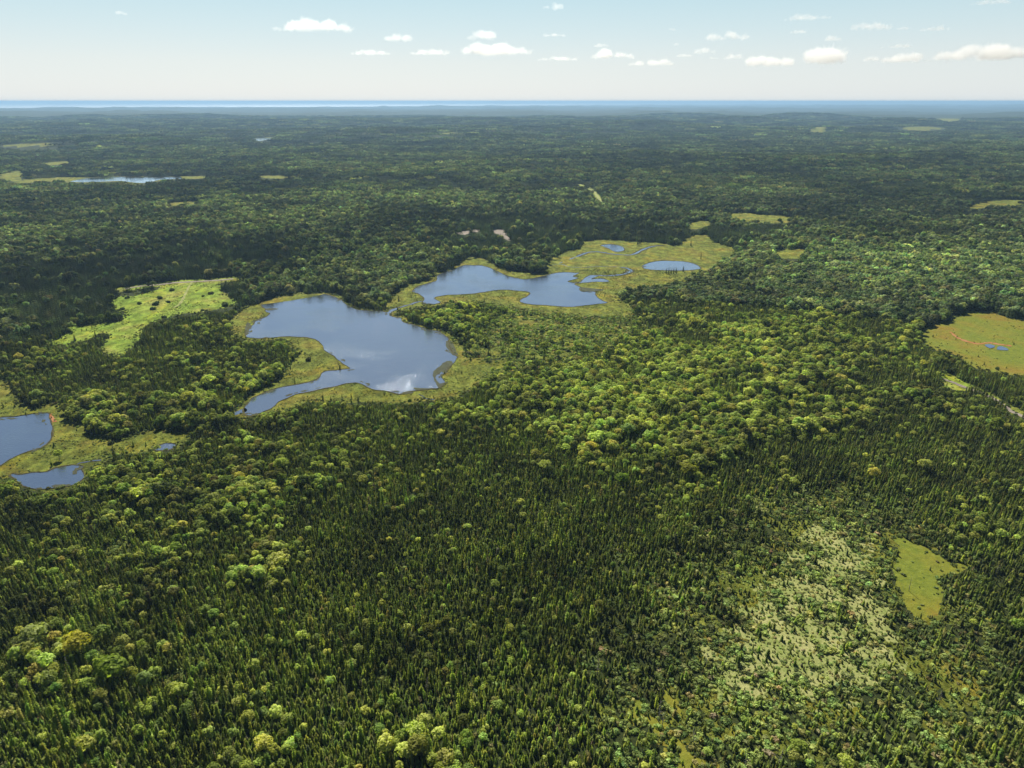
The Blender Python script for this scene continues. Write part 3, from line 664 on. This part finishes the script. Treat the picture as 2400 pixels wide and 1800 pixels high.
# --- broadleaf trees
bx, by = wedge(3.5, 110, R_NEAR, R_(50))
px, py, hd, li, sz = fields(bx, by)
cl = classify(bx, by)
keep = (cl == 0) & (rng.random(bx.shape) < (.10+hd*.85)*(1-.6*soft(bx, by)))
bx, by, li, sz, hd, px, py = [a[keep] for a in (bx, by, li, sz, hd, px, py)]
bh = (3.9+4.3*hd)*np.clip(rng.normal(1, .27, bx.shape), .5, 1.7)*np.clip(sz, .6, 1.3)
ct = clear_top(bx, by, bh*.9); m_ = ct > .4; bx, by, li, bh, hd, px, py = [a[m_] for a in (bx, by, li, bh, hd, px, py)]; bh = bh*np.where(ct[m_] < 1, .65, 1)
# occupancy
OCC = np.zeros((int(2*R_NEAR/1)+4, int(R_NEAR)+4), bool)
for dx in range(-3, 4):
    for dy in range(-3, 4):
        q = np.hypot(dx, dy) < bh*.20
        OCC[np.clip((bx[q]+R_NEAR+dx).astype(int), 0, OCC.shape[0]-1), np.clip((by[q]+dy).astype(int), 0, OCC.shape[1]-1)] = True
# --- spruces
sx, sy = wedge(1.62, 110, R_NEAR, R_(50))
spx, spy, shd, sli, ssz = fields(sx, sy)
scl_ = classify(sx, sy)
gapn = fbm(sx/14, sy/14, 81, 3)
thin = np.maximum(soft(sx, sy), np.clip(blob(spx, spy, [(1860,1450,150,150,.75),(1600,1770,120,60,.6),(1500,1720,90,50,.4),(1280,760,220,50,.25),(2280,1690,70,40,.5),(1560,1740,110,70,.6),(1150,1650,600,130,.18),(2100,1650,250,120,.2),(1750,1620,130,60,.35),(290,1290,90,18,.6)]), 0, .9))
keep = (scl_ == 0) & ~OCC[(sx+R_NEAR).astype(int), sy.astype(int)] & (gapn > .20) & (rng.random(sx.shape) < .93) & (rng.random(sx.shape) > thin)
lone = (((scl_ == 1) | (scl_ == 4)) & (rng.random(sx.shape) < np.where((scl_ == 4) & ((sy < 225) | (sx < -120)), .22, .004))) | ((scl_ == 3) & (rng.random(sx.shape) < .20)) | ((scl_ == 1) & (distpoly(sx, sy, DRYW, 85) < 85) & (rng.random(sx.shape) < .34))
keep |= lone
sx, sy, sli, ssz, spx, spy, shd, lone = [a[keep] for a in (sx, sy, sli, ssz, spx, spy, shd, lone)]
sh = 4.5*np.clip(np.exp(rng.normal(0, .40, sx.shape)), .35, 2.4)*ssz*np.where(lone, .62, 1)
ct = clear_top(sx, sy, sh*.9); m_ = (ct > 0) | lone; sh = sh*np.where(lone, 1, np.maximum(ct, .1)); sx, sy, sh, sli, spx, spy, lone = [a[m_] for a in (sx, sy, sh, sli, spx, spy, lone)]
print('near spruces', len(sx), 'near broadleaf', len(bx))
# --- shrubs: edges of the bogs, clearings, gaps
ux, uy = wedge(2.1, 110, 1000, R_(48))
uc = classify(ux, uy, 2.0); uc0 = classify(ux, uy)
upx, upy, uh, uli, usz = fields(ux, uy)
un = fbm(ux/12, uy/12, 91, 3); edge = sum(((classify(ux+a*7, uy+b*7) == 0)*1.0 for a, b in ((1, 0), (-1, 0), (0, 1), (0, -1))), np.zeros(ux.shape))/4; thin3 = blob(upx, upy, [(1500,570,130,16,.6),(1690,590,60,28,.7),(1440,640,50,8,.6),(1255,630,25,18,.5),(240,1040,50,20,.5)]); thin2 = blob(upx, upy, [(1860,1450,180,170,.5),(1600,1770,150,70,.3),(1280,760,220,50,.3),(1700,1620,200,80,.3)])
pr = np.where(uc0 == 0, .16+.45*soft(ux, uy)+thin2+.7*(fbm(ux/14, uy/14, 81, 3) < .31), 0)+np.where((uc0 == 1), .05+.6*sstep(.50, .63, un)+thin3+.5*(distpoly(ux, uy, DRYW, 85) < 85), 0)+np.where((uc0 == 1) | (uc0 == 2) | (uc0 == 4), edge*.5, 0)+np.where(uc0 == 3, .95, 0)+np.where(uc0 == 2, .5*sstep(.53, .62, un), 0)+np.where(uc0 == 4, np.where((uy < 225) | (ux < -120), .4, .03), 0)
k_ = (uc0 != 9) & (rng.random(ux.shape) < pr)
ux, uy, uc0, uli = ux[k_], uy[k_], uc0[k_], uli[k_]
us = np.where(uc0 == 0, 1.5, np.where(uc0 == 3, .75, .6+1.3*edge[k_]))*rng.uniform(.5, 1.35, ux.shape)

def tints(li, warm=0, g=1.0):
    n = len(li); j = np.exp(rng.normal(0, .30, n))*li*g; hu = rng.normal(-.03, .08, n)
    return np.stack([j*(1+hu+warm), j, j*(.95-hu*.5)], 1)
sti = tints(sli); _l = rng.random(len(sli)) < .22; sti[_l] *= np.array([1.75, 1.7, 1.3])*rng.uniform(.8, 1.2, (_l.sum(), 1)); _d = rng.random(len(sli)) < .04; sti[_d] *= np.array([1.15, 1.05, 2.4]); bti = tints(li*np.where(bh < 4.8, 1.35, 1.08)*np.exp(rng.normal(.05, .22, len(li)))); bti *= np.minimum(1, 1.85/bti.max(1))[:, None]; sti *= np.minimum(1, 2.3/sti.max(1))[:, None]; sfu = soft(ux, uy); uti = tints(uli*(1+.9*sfu)); straw = rng.random(len(ux)) < np.where(uc0 == 3, .6, .22*sfu); uti[straw] *= np.array([1.5, 1.28, 1.7]); uti *= np.minimum(1, 2.9/uti.max(1))[:, None]

def pack(x, y, h, wf):
    n = len(x); z = height(x, y)-.05
    rot = np.stack([rng.normal(0, .03, n), rng.normal(0, .03, n), rng.uniform(0, 6.28, n)], 1)
    s = np.stack([h*wf, h*wf, h], 1)
    return np.stack([x, y, z], 1), rot, s
spos, srot, sscl = pack(sx, sy, sh, rng.uniform(1.05, 1.85, len(sx))*np.clip(4.8/sh, .65, 1.2))
bpos, brot, bscl = pack(bx, by, bh, rng.uniform(.9, 1.25, len(bx)))
upos, urot, uscl = pack(ux, uy, us, rng.uniform(.9, 1.4, len(ux)))

# --- the 300 that show largest of each kind are objects of their own
def region(px, py):
    rows = [(1745, 'at bottom edge'), (1690, 'just above bottom edge'), (1620, 'slightly above bottom edge'), (1500, 'low in foreground wood'), (1350, 'midway up foreground wood'), (1180, 'in wood below lakes'), (900, 'on slope below lakes'), (0, 'beyond the lakes')]
    v = next(t for y, t in rows if py >= y)
    c = ['left corner', 'far left', 'left', 'left third', 'left of middle', 'middle', 'right of middle', 'right third', 'right', 'far right', 'right corner'][min(10, max(0, int(px/2400*11)))]
    return v+', '+c
def tint_word(t, kind):
    b = t[1]
    if kind == 'spruce': return 'dark green' if b < 1.0 else ('mid green' if b < 1.25 else 'pale olive')
    return 'dark green' if b < .95 else ('mid green' if b < 1.25 else 'bright green')
def individuals(name, pos, rot, scl, ti, crowns, trunks, kind, n, cat):
    px, py, d = proj(pos[:, 0], pos[:, 1], pos[:, 2]+scl[:, 2]*.6)
    size = scl[:, 2]*F/d*np.where((px > 15) & (px < 2385) & (py > 20) & (py < 1790), 1, 0)
    if kind == 'broadleaf': size = size*scl[:, 0]/scl[:, 2]
    order = np.argsort(-size)[:n]; made = []
    for i in order:
        k = int(rng.integers(len(crowns)))
        e = bpy.data.objects.new(name, None); COL.objects.link(e); e.empty_display_size = .5
        e.location = pos[i]; e.rotation_euler = rot[i]; e.scale = scl[i]
        hh = scl[i, 2]
        if kind == 'spruce': sw = 'tall ' if hh > 9 else ('short ' if hh < 5.5 else 'slender ')
        else: sw = 'big ' if hh > 9.5 else ('small ' if hh < 6.5 else 'mid-sized ')
        lab = sw+tint_word(ti[i], kind)+' '+('spruce ' if kind == 'spruce' else 'round tree ')+region(px[i], py[i])
        tag(e, lab, cat, ('narrow spruces standing largest at the near edge' if kind == 'spruce' else 'rounded broadleaf trees showing largest among the spruces'))
        made.append((px[i], e))
        for nm, me in (('crown', crowns[k]), ('trunk', trunks[k])):
            c = bpy.data.objects.new(nm, me); COL.objects.link(c); c.parent = e; c['tint'] = [float(v) for v in ti[i]]
    by = {}
    for x_, e in made: by.setdefault(e['label'], []).append((x_, e))
    ordn = ['first', 'second', 'third', 'fourth', 'fifth', 'sixth', 'seventh', 'eighth', 'ninth', 'tenth', 'eleventh', 'twelfth', 'thirteenth', 'fourteenth', 'fifteenth', 'sixteenth']
    for lab, L in by.items():
        L.sort(key=lambda q: q[0])
        if len(L) > 1:
            for q, (x_, e) in enumerate(L): e['label'] = lab+(' (leftmost)' if q == 0 else ' (rightmost)' if q == len(L)-1 else ' ('+ordn[min(q, 15)]+' from left)')
    rest = np.ones(len(pos), bool); rest[order] = False
    return rest
sp_tr_me = mesh_from('spruce_trunk', SP_TR[0], SP_TR[1], [M['bark']])
rs = individuals('spruce_tree', spos, srot, sscl, sti, [crown_mesh('spruce_crown', s, M['spruce']) for s in spruce_shapes], [sp_tr_me]*5, 'spruce', 300, 'spruce')
rb = individuals('broadleaf_tree', bpos, brot, bscl, bti, [crown_mesh('broadleaf_crown', s[0], M['leaf']) for s in broad_shapes], [mesh_from('broadleaf_trunk', s[1][0], s[1][1], [M['bark']]) for s in broad_shapes], 'broadleaf', 300, 'tree')
gn_scatter('spruce_wood', spos[rs], srot[rs], sscl[rs], sti[rs], C_spruce, 'dense wood of slender dark spruces spreading from the foreground around the lakes', 'wood')
gn_scatter('broadleaf_wood', bpos[rb], brot[rb], bscl[rb], bti[rb], C_broad, 'light green rounded broadleaf crowns mixed through the spruce wood and on the rise', 'wood')
gn_scatter('shrub_cover', upos, urot, uscl, uti, C_shrub, 'low green shrubs and saplings covering clearings, bog margins and gaps in the wood', 'shrubs')

# --- middle distance and far woods
def zone_clumps(tagname, s, r0, r1, amax, n, hs, hb, lod, seed, warm=0, jit=.05):
    x, y = wedge(s, r0, r1, amax)
    px, py, hd, li, sz = fields(x, y)
    c = classify(x, y)
    ok = (c == 0)
    for fq in (.45, .8, 1.1):
        q = hs*fq/(H-height(x, y)); c2_ = classify(x*(1+q), y*(1+q), .5); ok &= (c2_ == 0) | ((c2_ != 9) & (rng.random(x.shape) < .3))
    if s > 20:
        for oxy in ((.35, .35), (-.35, .35), (.35, -.35), (-.35, -.35)):
            cc = classify(x+oxy[0]*s, y+oxy[1]*s); ok &= cc != 9
    x, y, hd, li, sz = [a[ok] for a in (x, y, hd, li, sz)]
    hd = np.clip(hd+rng.normal(0, .08, hd.shape), 0, 1)
    z = height(x, y)
    lv = [(-1, .13, .03), (.13, .33, .22), (.33, .6, .48), (.6, 2, .85)]
    names = [('spruce_wood_far', 'dark spruce wood'), ('mixed_wood_far', 'mixed wood of dark spruces with a few light crowns'), ('mixed_wood_bright', 'mixed wood with many light rounded crowns'), ('broadleaf_wood_far', 'light green broadleaf wood')]
    for (a, b, hv), (nm, lb) in zip(lv, names):
        m = (hd >= a) & (hd < b)
        if not m.any(): continue
        co = hidden_coll(nm+'_shape', [clump(nm+'_shape', s*1.25, n, hv, hs, hb, seed+i*7+int(hv*100), lod) for i in range(4)])
        k = m.sum(); rot = np.stack([np.zeros(k), np.zeros(k), rng.uniform(0, 6.28, k)], 1)
        ss = np.stack([np.ones(k), np.ones(k), sz[m]*rng.uniform(.85, 1.15, k)], 1)
        gn_scatter(nm, np.stack([x[m], y[m], z[m]], 1), rot, ss, tints(li[m]*1.0, warm)*np.array([.86, .84, 1.8])*(.56 if r0 > 1500 else .82), co, lb+' '+tagname, 'wood')  # aerial haze put into the leaf tint: distant woods bluer and darker
    print(tagname, len(x))
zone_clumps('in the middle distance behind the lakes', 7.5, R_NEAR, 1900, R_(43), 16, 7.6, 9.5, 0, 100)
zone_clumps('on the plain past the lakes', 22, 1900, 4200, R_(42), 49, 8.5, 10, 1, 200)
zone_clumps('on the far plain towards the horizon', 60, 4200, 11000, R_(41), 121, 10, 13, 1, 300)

# ------------------------------------------------------------ single trees, bushes and snags traced from the photograph
class Proto: pass
def place(name, px_, py_, hgt, wf, crown, trunk, ti, label, cat, group=None, rot=None):
    p = unproj(px_, py_); z = float(height(p[0], p[1]))
    e = bpy.data.objects.new(name, None); COL.objects.link(e); e.location = (p[0], p[1], z-.05); e.scale = (hgt*wf, hgt*wf, hgt)
    e.rotation_euler = rot or (0, 0, random.uniform(0, 6.28)); tag(e, label, cat, group)
    for nm, me in (('crown', crown), ('trunk', trunk)):
        if me is None: continue
        c = bpy.data.objects.new(nm, me); COL.objects.link(c); c.parent = e; c['tint'] = list(ti)
    return e
sp_me = [bpy.data.meshes['spruce_crown']]+[bpy.data.meshes.get('spruce_crown.%03d' % k) for k in range(1, 5)]
br_me = [bpy.data.meshes['broadleaf_crown']]+[bpy.data.meshes.get('broadleaf_crown.%03d' % k) for k in range(1, 5)]
br_tr = [bpy.data.meshes['broadleaf_trunk']]+[bpy.data.meshes.get('broadleaf_trunk.%03d' % k) for k in range(1, 5)]
sh_me = [mesh_from('bush_crown', s[0], s[1], [M['shrub']], col=np.array(s[2])) for s in [shrub_parts(40+k, 8, 40) for k in range(3)]]
sh_tr = [mesh_from('bush_stem', *join([tube((0, 0, 0), (.25*math.cos(k*2.1), .25*math.sin(k*2.1), .5), .04, .02, 4) for k in range(3)]), [M['bark']])]
def c6p(u, v): return u/3.0157, 600+v/3.0157
def c7p(u, v): return 500+u/3.0157, 600+v/3.0157
def c8p(u, v): return 950+u/2.765, 500+v/2.765
bushes = [((1492,268), 4.6, 'round dark bush standing alone at the right side of the meadow, its biggest lone one'), ((1436,286), 2.6, 'small dark bush just left of the big lone meadow bush'), ((1390,248), 1.7, 'tiny bush nearest the gravel road on the meadow'),
 ((1434,386), 3.0, 'small round bush near the lower right edge of the meadow'), ((1160,438), 4.4, 'wide dark bush on the lower middle edge of the meadow'), ((1190,328), 3.8, 'round bush just left of the meadow path'),
 ((1100,345), 6.0, 'widest bush in the middle of the meadow thicket'), ((1085,378), 4.5, 'dark low bush in front of the meadow thicket'), ((870,378), 4.0, 'bush beside the left end of the meadow above the hedge'), ((798,384), 4.2, 'bush at the left meadow corner above the hedge'),
 ((985,340), 4.2, 'grey green bush between meadow corner and thicket'), ((1130,300), 5.0, 'tall green bush behind the widest thicket bush'), ((900,298), 4.0, 'low wide bush on the upper left meadow edge'), ((1590,352), 7.0, 'big leafy bush between the meadow and the main lake'), ((1215,245), 4.8, 'dark bush right beside the gravel road above the meadow'),
 ((1475,350), 1.6, 'tiny round bush below the big lone meadow bush')]
for (u, v), d_, lb in bushes:
    x_, y_ = c6p(u, v); place('bush', x_, y_, d_*.72, 1.15, random.choice(sh_me), sh_tr[0], (.6, .72, .6), lb, 'bush', 'bushes scattered over the meadow')
for k in range(11):
    u = 520+k*33; v = 478-k*3.5+(k % 3)*5; x_, y_ = c6p(u, v)
    place('hedge_tree', x_, y_, 7.5+random.uniform(-.8, .8), 1.15, random.choice(br_me), br_tr[0], (.95, 1.05, .9), ('leftmost' if k == 0 else 'rightmost' if k == 10 else ['', 'second', 'third', 'fourth', 'fifth', 'sixth', 'seventh', 'eighth', 'ninth', 'tenth'][k])+' rounded leafy tree from the left in the dense hedge row above the lower meadow', 'tree', 'hedge row trees on the meadow edge')
field = [((485,528), 4, 'leftmost small spruce on the upper edge of the lower meadow'), ((512,548), 4.5, 'stocky small spruce second from the left on the lower meadow'), ((580,530), 3.6, 'small spruce in the middle of the lower meadow edge'), ((612,526), 3.4, 'low spruce just right of the middle meadow spruce'), ((650,505), 3.8, 'spruce below the right end of the hedge row'), ((682,488), 3.8, 'spruce closest under the hedge row'),
 ((530,600), 7.5, 'tall dark spruce at the lower left meadow edge'), ((960,655), 8, 'tall dark spruce at the lower right corner of the meadow'), ((1255,428), 5, 'pointed spruce right of the wide dark meadow bush')]
for (u, v), h_, lb in field:
    x_, y_ = c6p(u, v); place('spruce_tree', x_, y_, h_, 1.6, random.choice(sp_me), sp_tr_me, (.8, .85, .8), lb, 'spruce', 'small spruces on the meadow')
bogtrees = [((775,1020), 7, 'tallest spruce on the bog strip below the main lake'), ((870,1038), 4, 'small spruce right of the tallest one on the bog strip'), ((910,1005), 3.6, 'small pointed spruce in the middle of the bog strip'), ((975,1000), 5, 'stocky dark spruce nearest the lake edge on the bog strip'), ((1025,1025), 6, 'broad dark spruce on the bog strip below the lake bay'),
 ((1095,1035), 3.2, 'first of the three short spruces right of the broad dark one'), ((1125,1032), 3.0, 'second of the three short spruces right of the broad dark one'), ((1165,1032), 3.4, 'third of the three short spruces right of the broad dark one'),
 ((605,628), 4.0, 'small spruce near the tip wood of the bog peninsula'), ((435,890), 4.5, 'small spruce on the lower bank of the bog peninsula'), ((365,912), 6, 'round topped spruce low on the bog peninsula'), ((470,850), 6, 'dark spruce at the wood edge of the bog peninsula'), ((545,795), 5, 'spruce at the inner corner of the bog peninsula'),
 ((1715,862), 4, 'small spruce on the bog right of the main lake'), ((1755,830), 3.5, 'second small spruce on the bog right of the main lake'), ((1310,315), 7, 'lone dark spruce on the bog between the two lakes')]
for (u, v), h_, lb in bogtrees:
    x_, y_ = c7p(u, v); place('spruce_tree', x_, y_, h_, 1.35, random.choice(sp_me), sp_tr_me, (.6, .68, .6), lb, 'spruce', 'lone spruces on the bog')
x_, y_ = c7p(672, 740); place('bush', x_, y_, 3.4, 1.0, sh_me[1], sh_tr[0], (.5, .6, .5), 'round dark bush alone on the bog peninsula', 'bush')
for k, (u, v) in enumerate([(1668,392),(1690,390),(1706,394),(1722,390),(1738,392),(1754,389)]):
    x_, y_ = c8p(u, v); place('spruce_tree', x_, y_, 8+(k % 3), 1.3, random.choice(sp_me), sp_tr_me, (.75, .8, .75), ['first', 'second', 'third', 'fourth', 'fifth', 'sixth'][k]+' dark spruce from the left in the short row before the round pond', 'spruce', 'row of spruces before the round pond')
x_, y_ = c8p(1800, 378); place('spruce_tree', x_, y_, 10, 1.4, sp_me[0], sp_tr_me, (.7, .8, .7), 'single dark spruce at the near shore of the round pond', 'spruce')
for k, (u, v) in enumerate(((1450,180),(1505,195),(1520,190),(1570,160),(1640,165),(1665,180),(1850,205),(1915,290))):
    x_, y_ = c8p(u, v+8); place('spruce_tree', x_, y_, 12, 1.25, random.choice(sp_me), sp_tr_me, (.6, .7, .7), ['first', 'second', 'third', 'fourth', 'fifth', 'sixth', 'seventh', 'eighth'][k]+' tall dark spruce from the left on the open bog behind the ponds', 'spruce', 'tall spruces on the bog behind the ponds')
# big crowns that stand out
for (x_, y_, h_, ti, lb) in [(1612,1125,12,(1.5,1.25,1),'yellow green flat topped tree at the lower end of the broadleaf rise'),(1278,1110,10,(1.1,1.15,1),'pale round tree left below the broadleaf rise'),(662,1105,10,(1.25,1.35,.9),'pale yellow green tree alone among spruces below the main lake'),
    (2165,1375-270,9,(1.2,1.2,1),'light crown by itself in the dark wood at right'),(1455,1140,10,(1.1,1.3,.8),'bright green tree among spruces under the broadleaf rise'),(190,1540,13,(1.25,1.1,.5),'yellow topped big tree in the lower left wood'),(270,1600,14,(.85,1.0,.6),'widest dark green tree in the lower left wood'),
    (140,1078,8,(1.4,1.5,1),'bright round tree on the near shore of the lower left pond'),(1605,1125-10,11,(1.3,1.2,1),'pale tree behind the yellow green flat topped tree'),(2330,1015,13,(1.35,1.35,.8),'bright flat topped tree right below the gravel track')]:
    place('broadleaf_tree', x_, y_, h_, 1.25, random.choice(br_me), br_tr[1], ti, lb, 'tree')
# dead snags
snags = [(1543,1690,11),(1625,1745,9),(1552,1700,8),(1745,1800,7),(1825,1790,8),(235,1555,8),(165,1580,9),(160,1350,6),(845,1465,8),(665,1340,7),(2140,1060,7),(1780,1190,6),(1400,1580,9),(1120,1560,8),(2130,1385,8),(330,1640,7),(1655,1560,7),(1880,1450,5),(2330,1350,8),(460,1700,7),(1035,1200,6),(1000,1620,8),(2200,1650,7),(1240,1700,9)]
dd_me = [mesh_from('dead_trunk', *dead_parts(60+k), [M['dead']]) for k in range(4)]
for i, (x_, y_, h_) in enumerate(snags):
    a = random.uniform(0, 6.28); t_ = random.uniform(0, .14)
    p = unproj(x_, y_)
    o = add('dead_tree', dd_me[i % 4]); o.location = (p[0], p[1], float(height(p[0], p[1]))-.05); o.scale = (h_, h_, h_); o.rotation_euler = (t_, t_*.5, a)
    tag(o, ('tall' if h_ > 8 else 'short')+' bare grey dead tree '+region(x_, y_-20), 'dead tree', 'bare grey snags rising from the wood')

# ------------------------------------------------------------ clouds
cm, ct_ = mat('cloud')
pv = N(ct_, 'ShaderNodeVolumePrincipled'); pv.inputs['Color'].default_value = (1, 1, 1, 1); pv.inputs['Density'].default_value = .0024; pv.inputs['Anisotropy'].default_value = .5
out(ct_, None, pv.outputs[0])
cloud_tex = bpy.data.textures.new('cloud_puffs', 'CLOUDS'); cloud_tex.noise_depth = 4; cloud_tex.noise_scale = 160
cloud_tex2 = bpy.data.textures.new('cloud_wisps', 'CLOUDS'); cloud_tex2.noise_depth = 3; cloud_tex2.noise_scale = 45
def cloud(name, cx, cy_, base, wx, wy, hz, seed, label, group='small white clouds in the sky', vox=None):
    r = random.Random(seed); bm = bmesh.new(); n = max(5, int(wx/max(hz, 40)*3.2))
    for k in range(n):
        t = r.uniform(-1, 1); ex = (1-abs(t)**2.2); s = hz*r.uniform(.28, .62)*(.45+.55*ex)
        m = bmesh.ops.create_icosphere(bm, subdivisions=2, radius=s)
        x = t*wx*.46; y = r.uniform(-.5, .5)*wy*.6*ex; x *= 1.15; z = s*.4+r.uniform(0, .5)*hz*ex*r.random()
        for v in m['verts']:
            v.co.x = v.co.x*1.5+x; v.co.y = v.co.y*1.5+y; v.co.z = max(0, v.co.z*.85+z) if v.co.z+z > -s else 0
    for v in bm.verts: v.co.z = max(v.co.z, r.uniform(-4, 4))
    me = bpy.data.meshes.new(name); bm.to_mesh(me); bm.free(); me.materials.append(cm)
    o = add(name, me); o.location = (cx, cy_, base)
    o.rotation_euler.z = -math.atan2(cx, cy_)
    md = o.modifiers.new('union', 'REMESH'); md.mode = 'VOXEL'; md.voxel_size = vox or max(hz/14, 8)
    dm = o.modifiers.new('puffs', 'DISPLACE'); dm.texture = cloud_tex; dm.strength = hz*.45; dm.mid_level = .55; dm.texture_coords = 'GLOBAL'
    d2 = o.modifiers.new('frayed', 'DISPLACE'); d2.texture = cloud_tex2; d2.strength = hz*.8; d2.mid_level = .5; d2.texture_coords = 'GLOBAL'
    return tag(o, label, 'cloud', group)
CL = [(283,30,24,10,'tiny cloud at upper left, apart from all others'),(742,58,172,26,'long flat cloud high on the left, widest of the left half'),(936,86,64,20,'small oval cloud right of the long left cloud'),(1133,82,66,20,'small cloud above the long low cloud at centre'),
 (867,121,90,14,'thin low cloud below the long left cloud'),(1008,121,80,14,'thin cloud joining the left end of the long centre cloud'),(1140,113,190,28,'long low bank of cloud at centre'),(1295,11,46,20,'bright small cloud at the top edge near centre'),
 (1878,38,74,18,'flat cloud high right of centre'),(1934,39,20,11,'tiny puff touching the flat cloud high right of centre'),(1705,82,92,22,'compact flat cloud, alone, right of centre'),(1873,73,34,10,'faint small puff below the flat cloud high right of centre'),
 (1953,88,30,15,'small round cloud above the biggest cloud'),(2041,57,70,24,'pointed cloud left of the upper right corner'),(2117,65,34,9,'faint wisp right of the pointed cloud'),(2190,66,56,12,'thin cloud near the upper right corner'),
 (2103,106,60,12,'thin flat cloud above the right cloud rows'),(1433,124,88,24,'rounded cloud right of the long centre bank'),(1409,104,28,11,'little puff on top of the rounded cloud'),(1308,136,90,10,'flat low streak of cloud right below the centre bank'),
 (1526,144,90,18,'low pale cloud between the centre and right groups'),(1607,129,38,8,'small streak left of the little peaked cloud'),(1653,117,46,17,'little peaked cloud right of centre'),(1721,132,44,12,'small cloud touching the left of the long right bank'),
 (1797,141,130,26,'long low bank left of the biggest cloud'),(1932,128,130,38,'biggest puffy cloud with grey underside'),(2046,137,40,12,'small low cloud right of the biggest cloud'),(2122,134,92,22,'low flat cloud with peaked top at right'),
 (2301,122,200,32,'long rising cloud bank at the right edge'),(2330,3,90,12,'cloud cut by the top edge at far right'),(1298,81,56,9,'faint wisp at centre top'),(1574,68,14,7,'faintest dot of cloud at top centre right'),(1585,103,12,7,'tiny dot of cloud left of the peaked cloud'),(1672,134,16,8,'tiny puff under the peaked cloud')]
for i, (px_, py_, wd, hh, lb) in enumerate(CL):
    pb = py_+hh*.5
    dx, dy, dz = rays(px_, pb); base = 1500.0
    el = dz/math.hypot(dx, dy); D = min((base-H)/max(el, .02), 30000); k = D/math.hypot(dx, dy)
    x, y, z = dx*k, dy*k, H+dz*k
    mpp = k/F*1.0                     # metres per pixel there
    cloud('cloud', x, y, z, wd*mpp, wd*mpp*.6, hh*mpp*(.95 if hh < 30 else 1.1), 400+i, lb)
# clouds overhead and ahead, above the frame: they throw the dark patches on the wood and mirror in the lake
def shade_cloud(px_, py_, wx, wy, i, base=900, hz=110):
    p = unproj(px_, py_); t = base/sdir.z
    return cloud('cloud', p[0]+sdir.x*t, p[1]+sdir.y*t, base, wx, wy, hz, 700+i, 'cloud above the view, '+['over the hill left of the main lake', 'over the far left wood', 'over the plain at left', 'over the plain at right', 'farthest ahead at centre', 'over the valley at far right', 'farthest ahead at left'][i], 'clouds overhead', vox=14)
for i, (a, b, wx, wy) in enumerate([(640,575,420,220),(60,650,300,160),(300,370,900,500),(1900,395,1300,500),(1200,330,2400,700),(2300,480,500,300),(250,305,3000,900)]):
    shade_cloud(a, b, wx, wy, i, base=900 if b > 340 else 1700)

# ------------------------------------------------------------ haze
hm, ht = mat('haze')
hv = N(ht, 'ShaderNodeVolumePrincipled'); hv.inputs['Color'].default_value = (.40, .65, .95, 1); hv.inputs['Density'].default_value = 5.2e-5; hv.inputs['Anisotropy'].default_value = 0.2
out(ht, None, hv.outputs[0])
hb = bmesh.new(); bmesh.ops.create_cube(hb, size=1)
for v in hb.verts: v.co = Vector((v.co.x*500000, (v.co.y+.5)*260000-10000, -15 if v.co.z < 0 else 232))
me = bpy.data.meshes.new('haze'); hb.to_mesh(me); hb.free(); me.materials.append(hm)
tag(add('haze', me), 'thin blue haze over the whole landscape', kind='stuff')
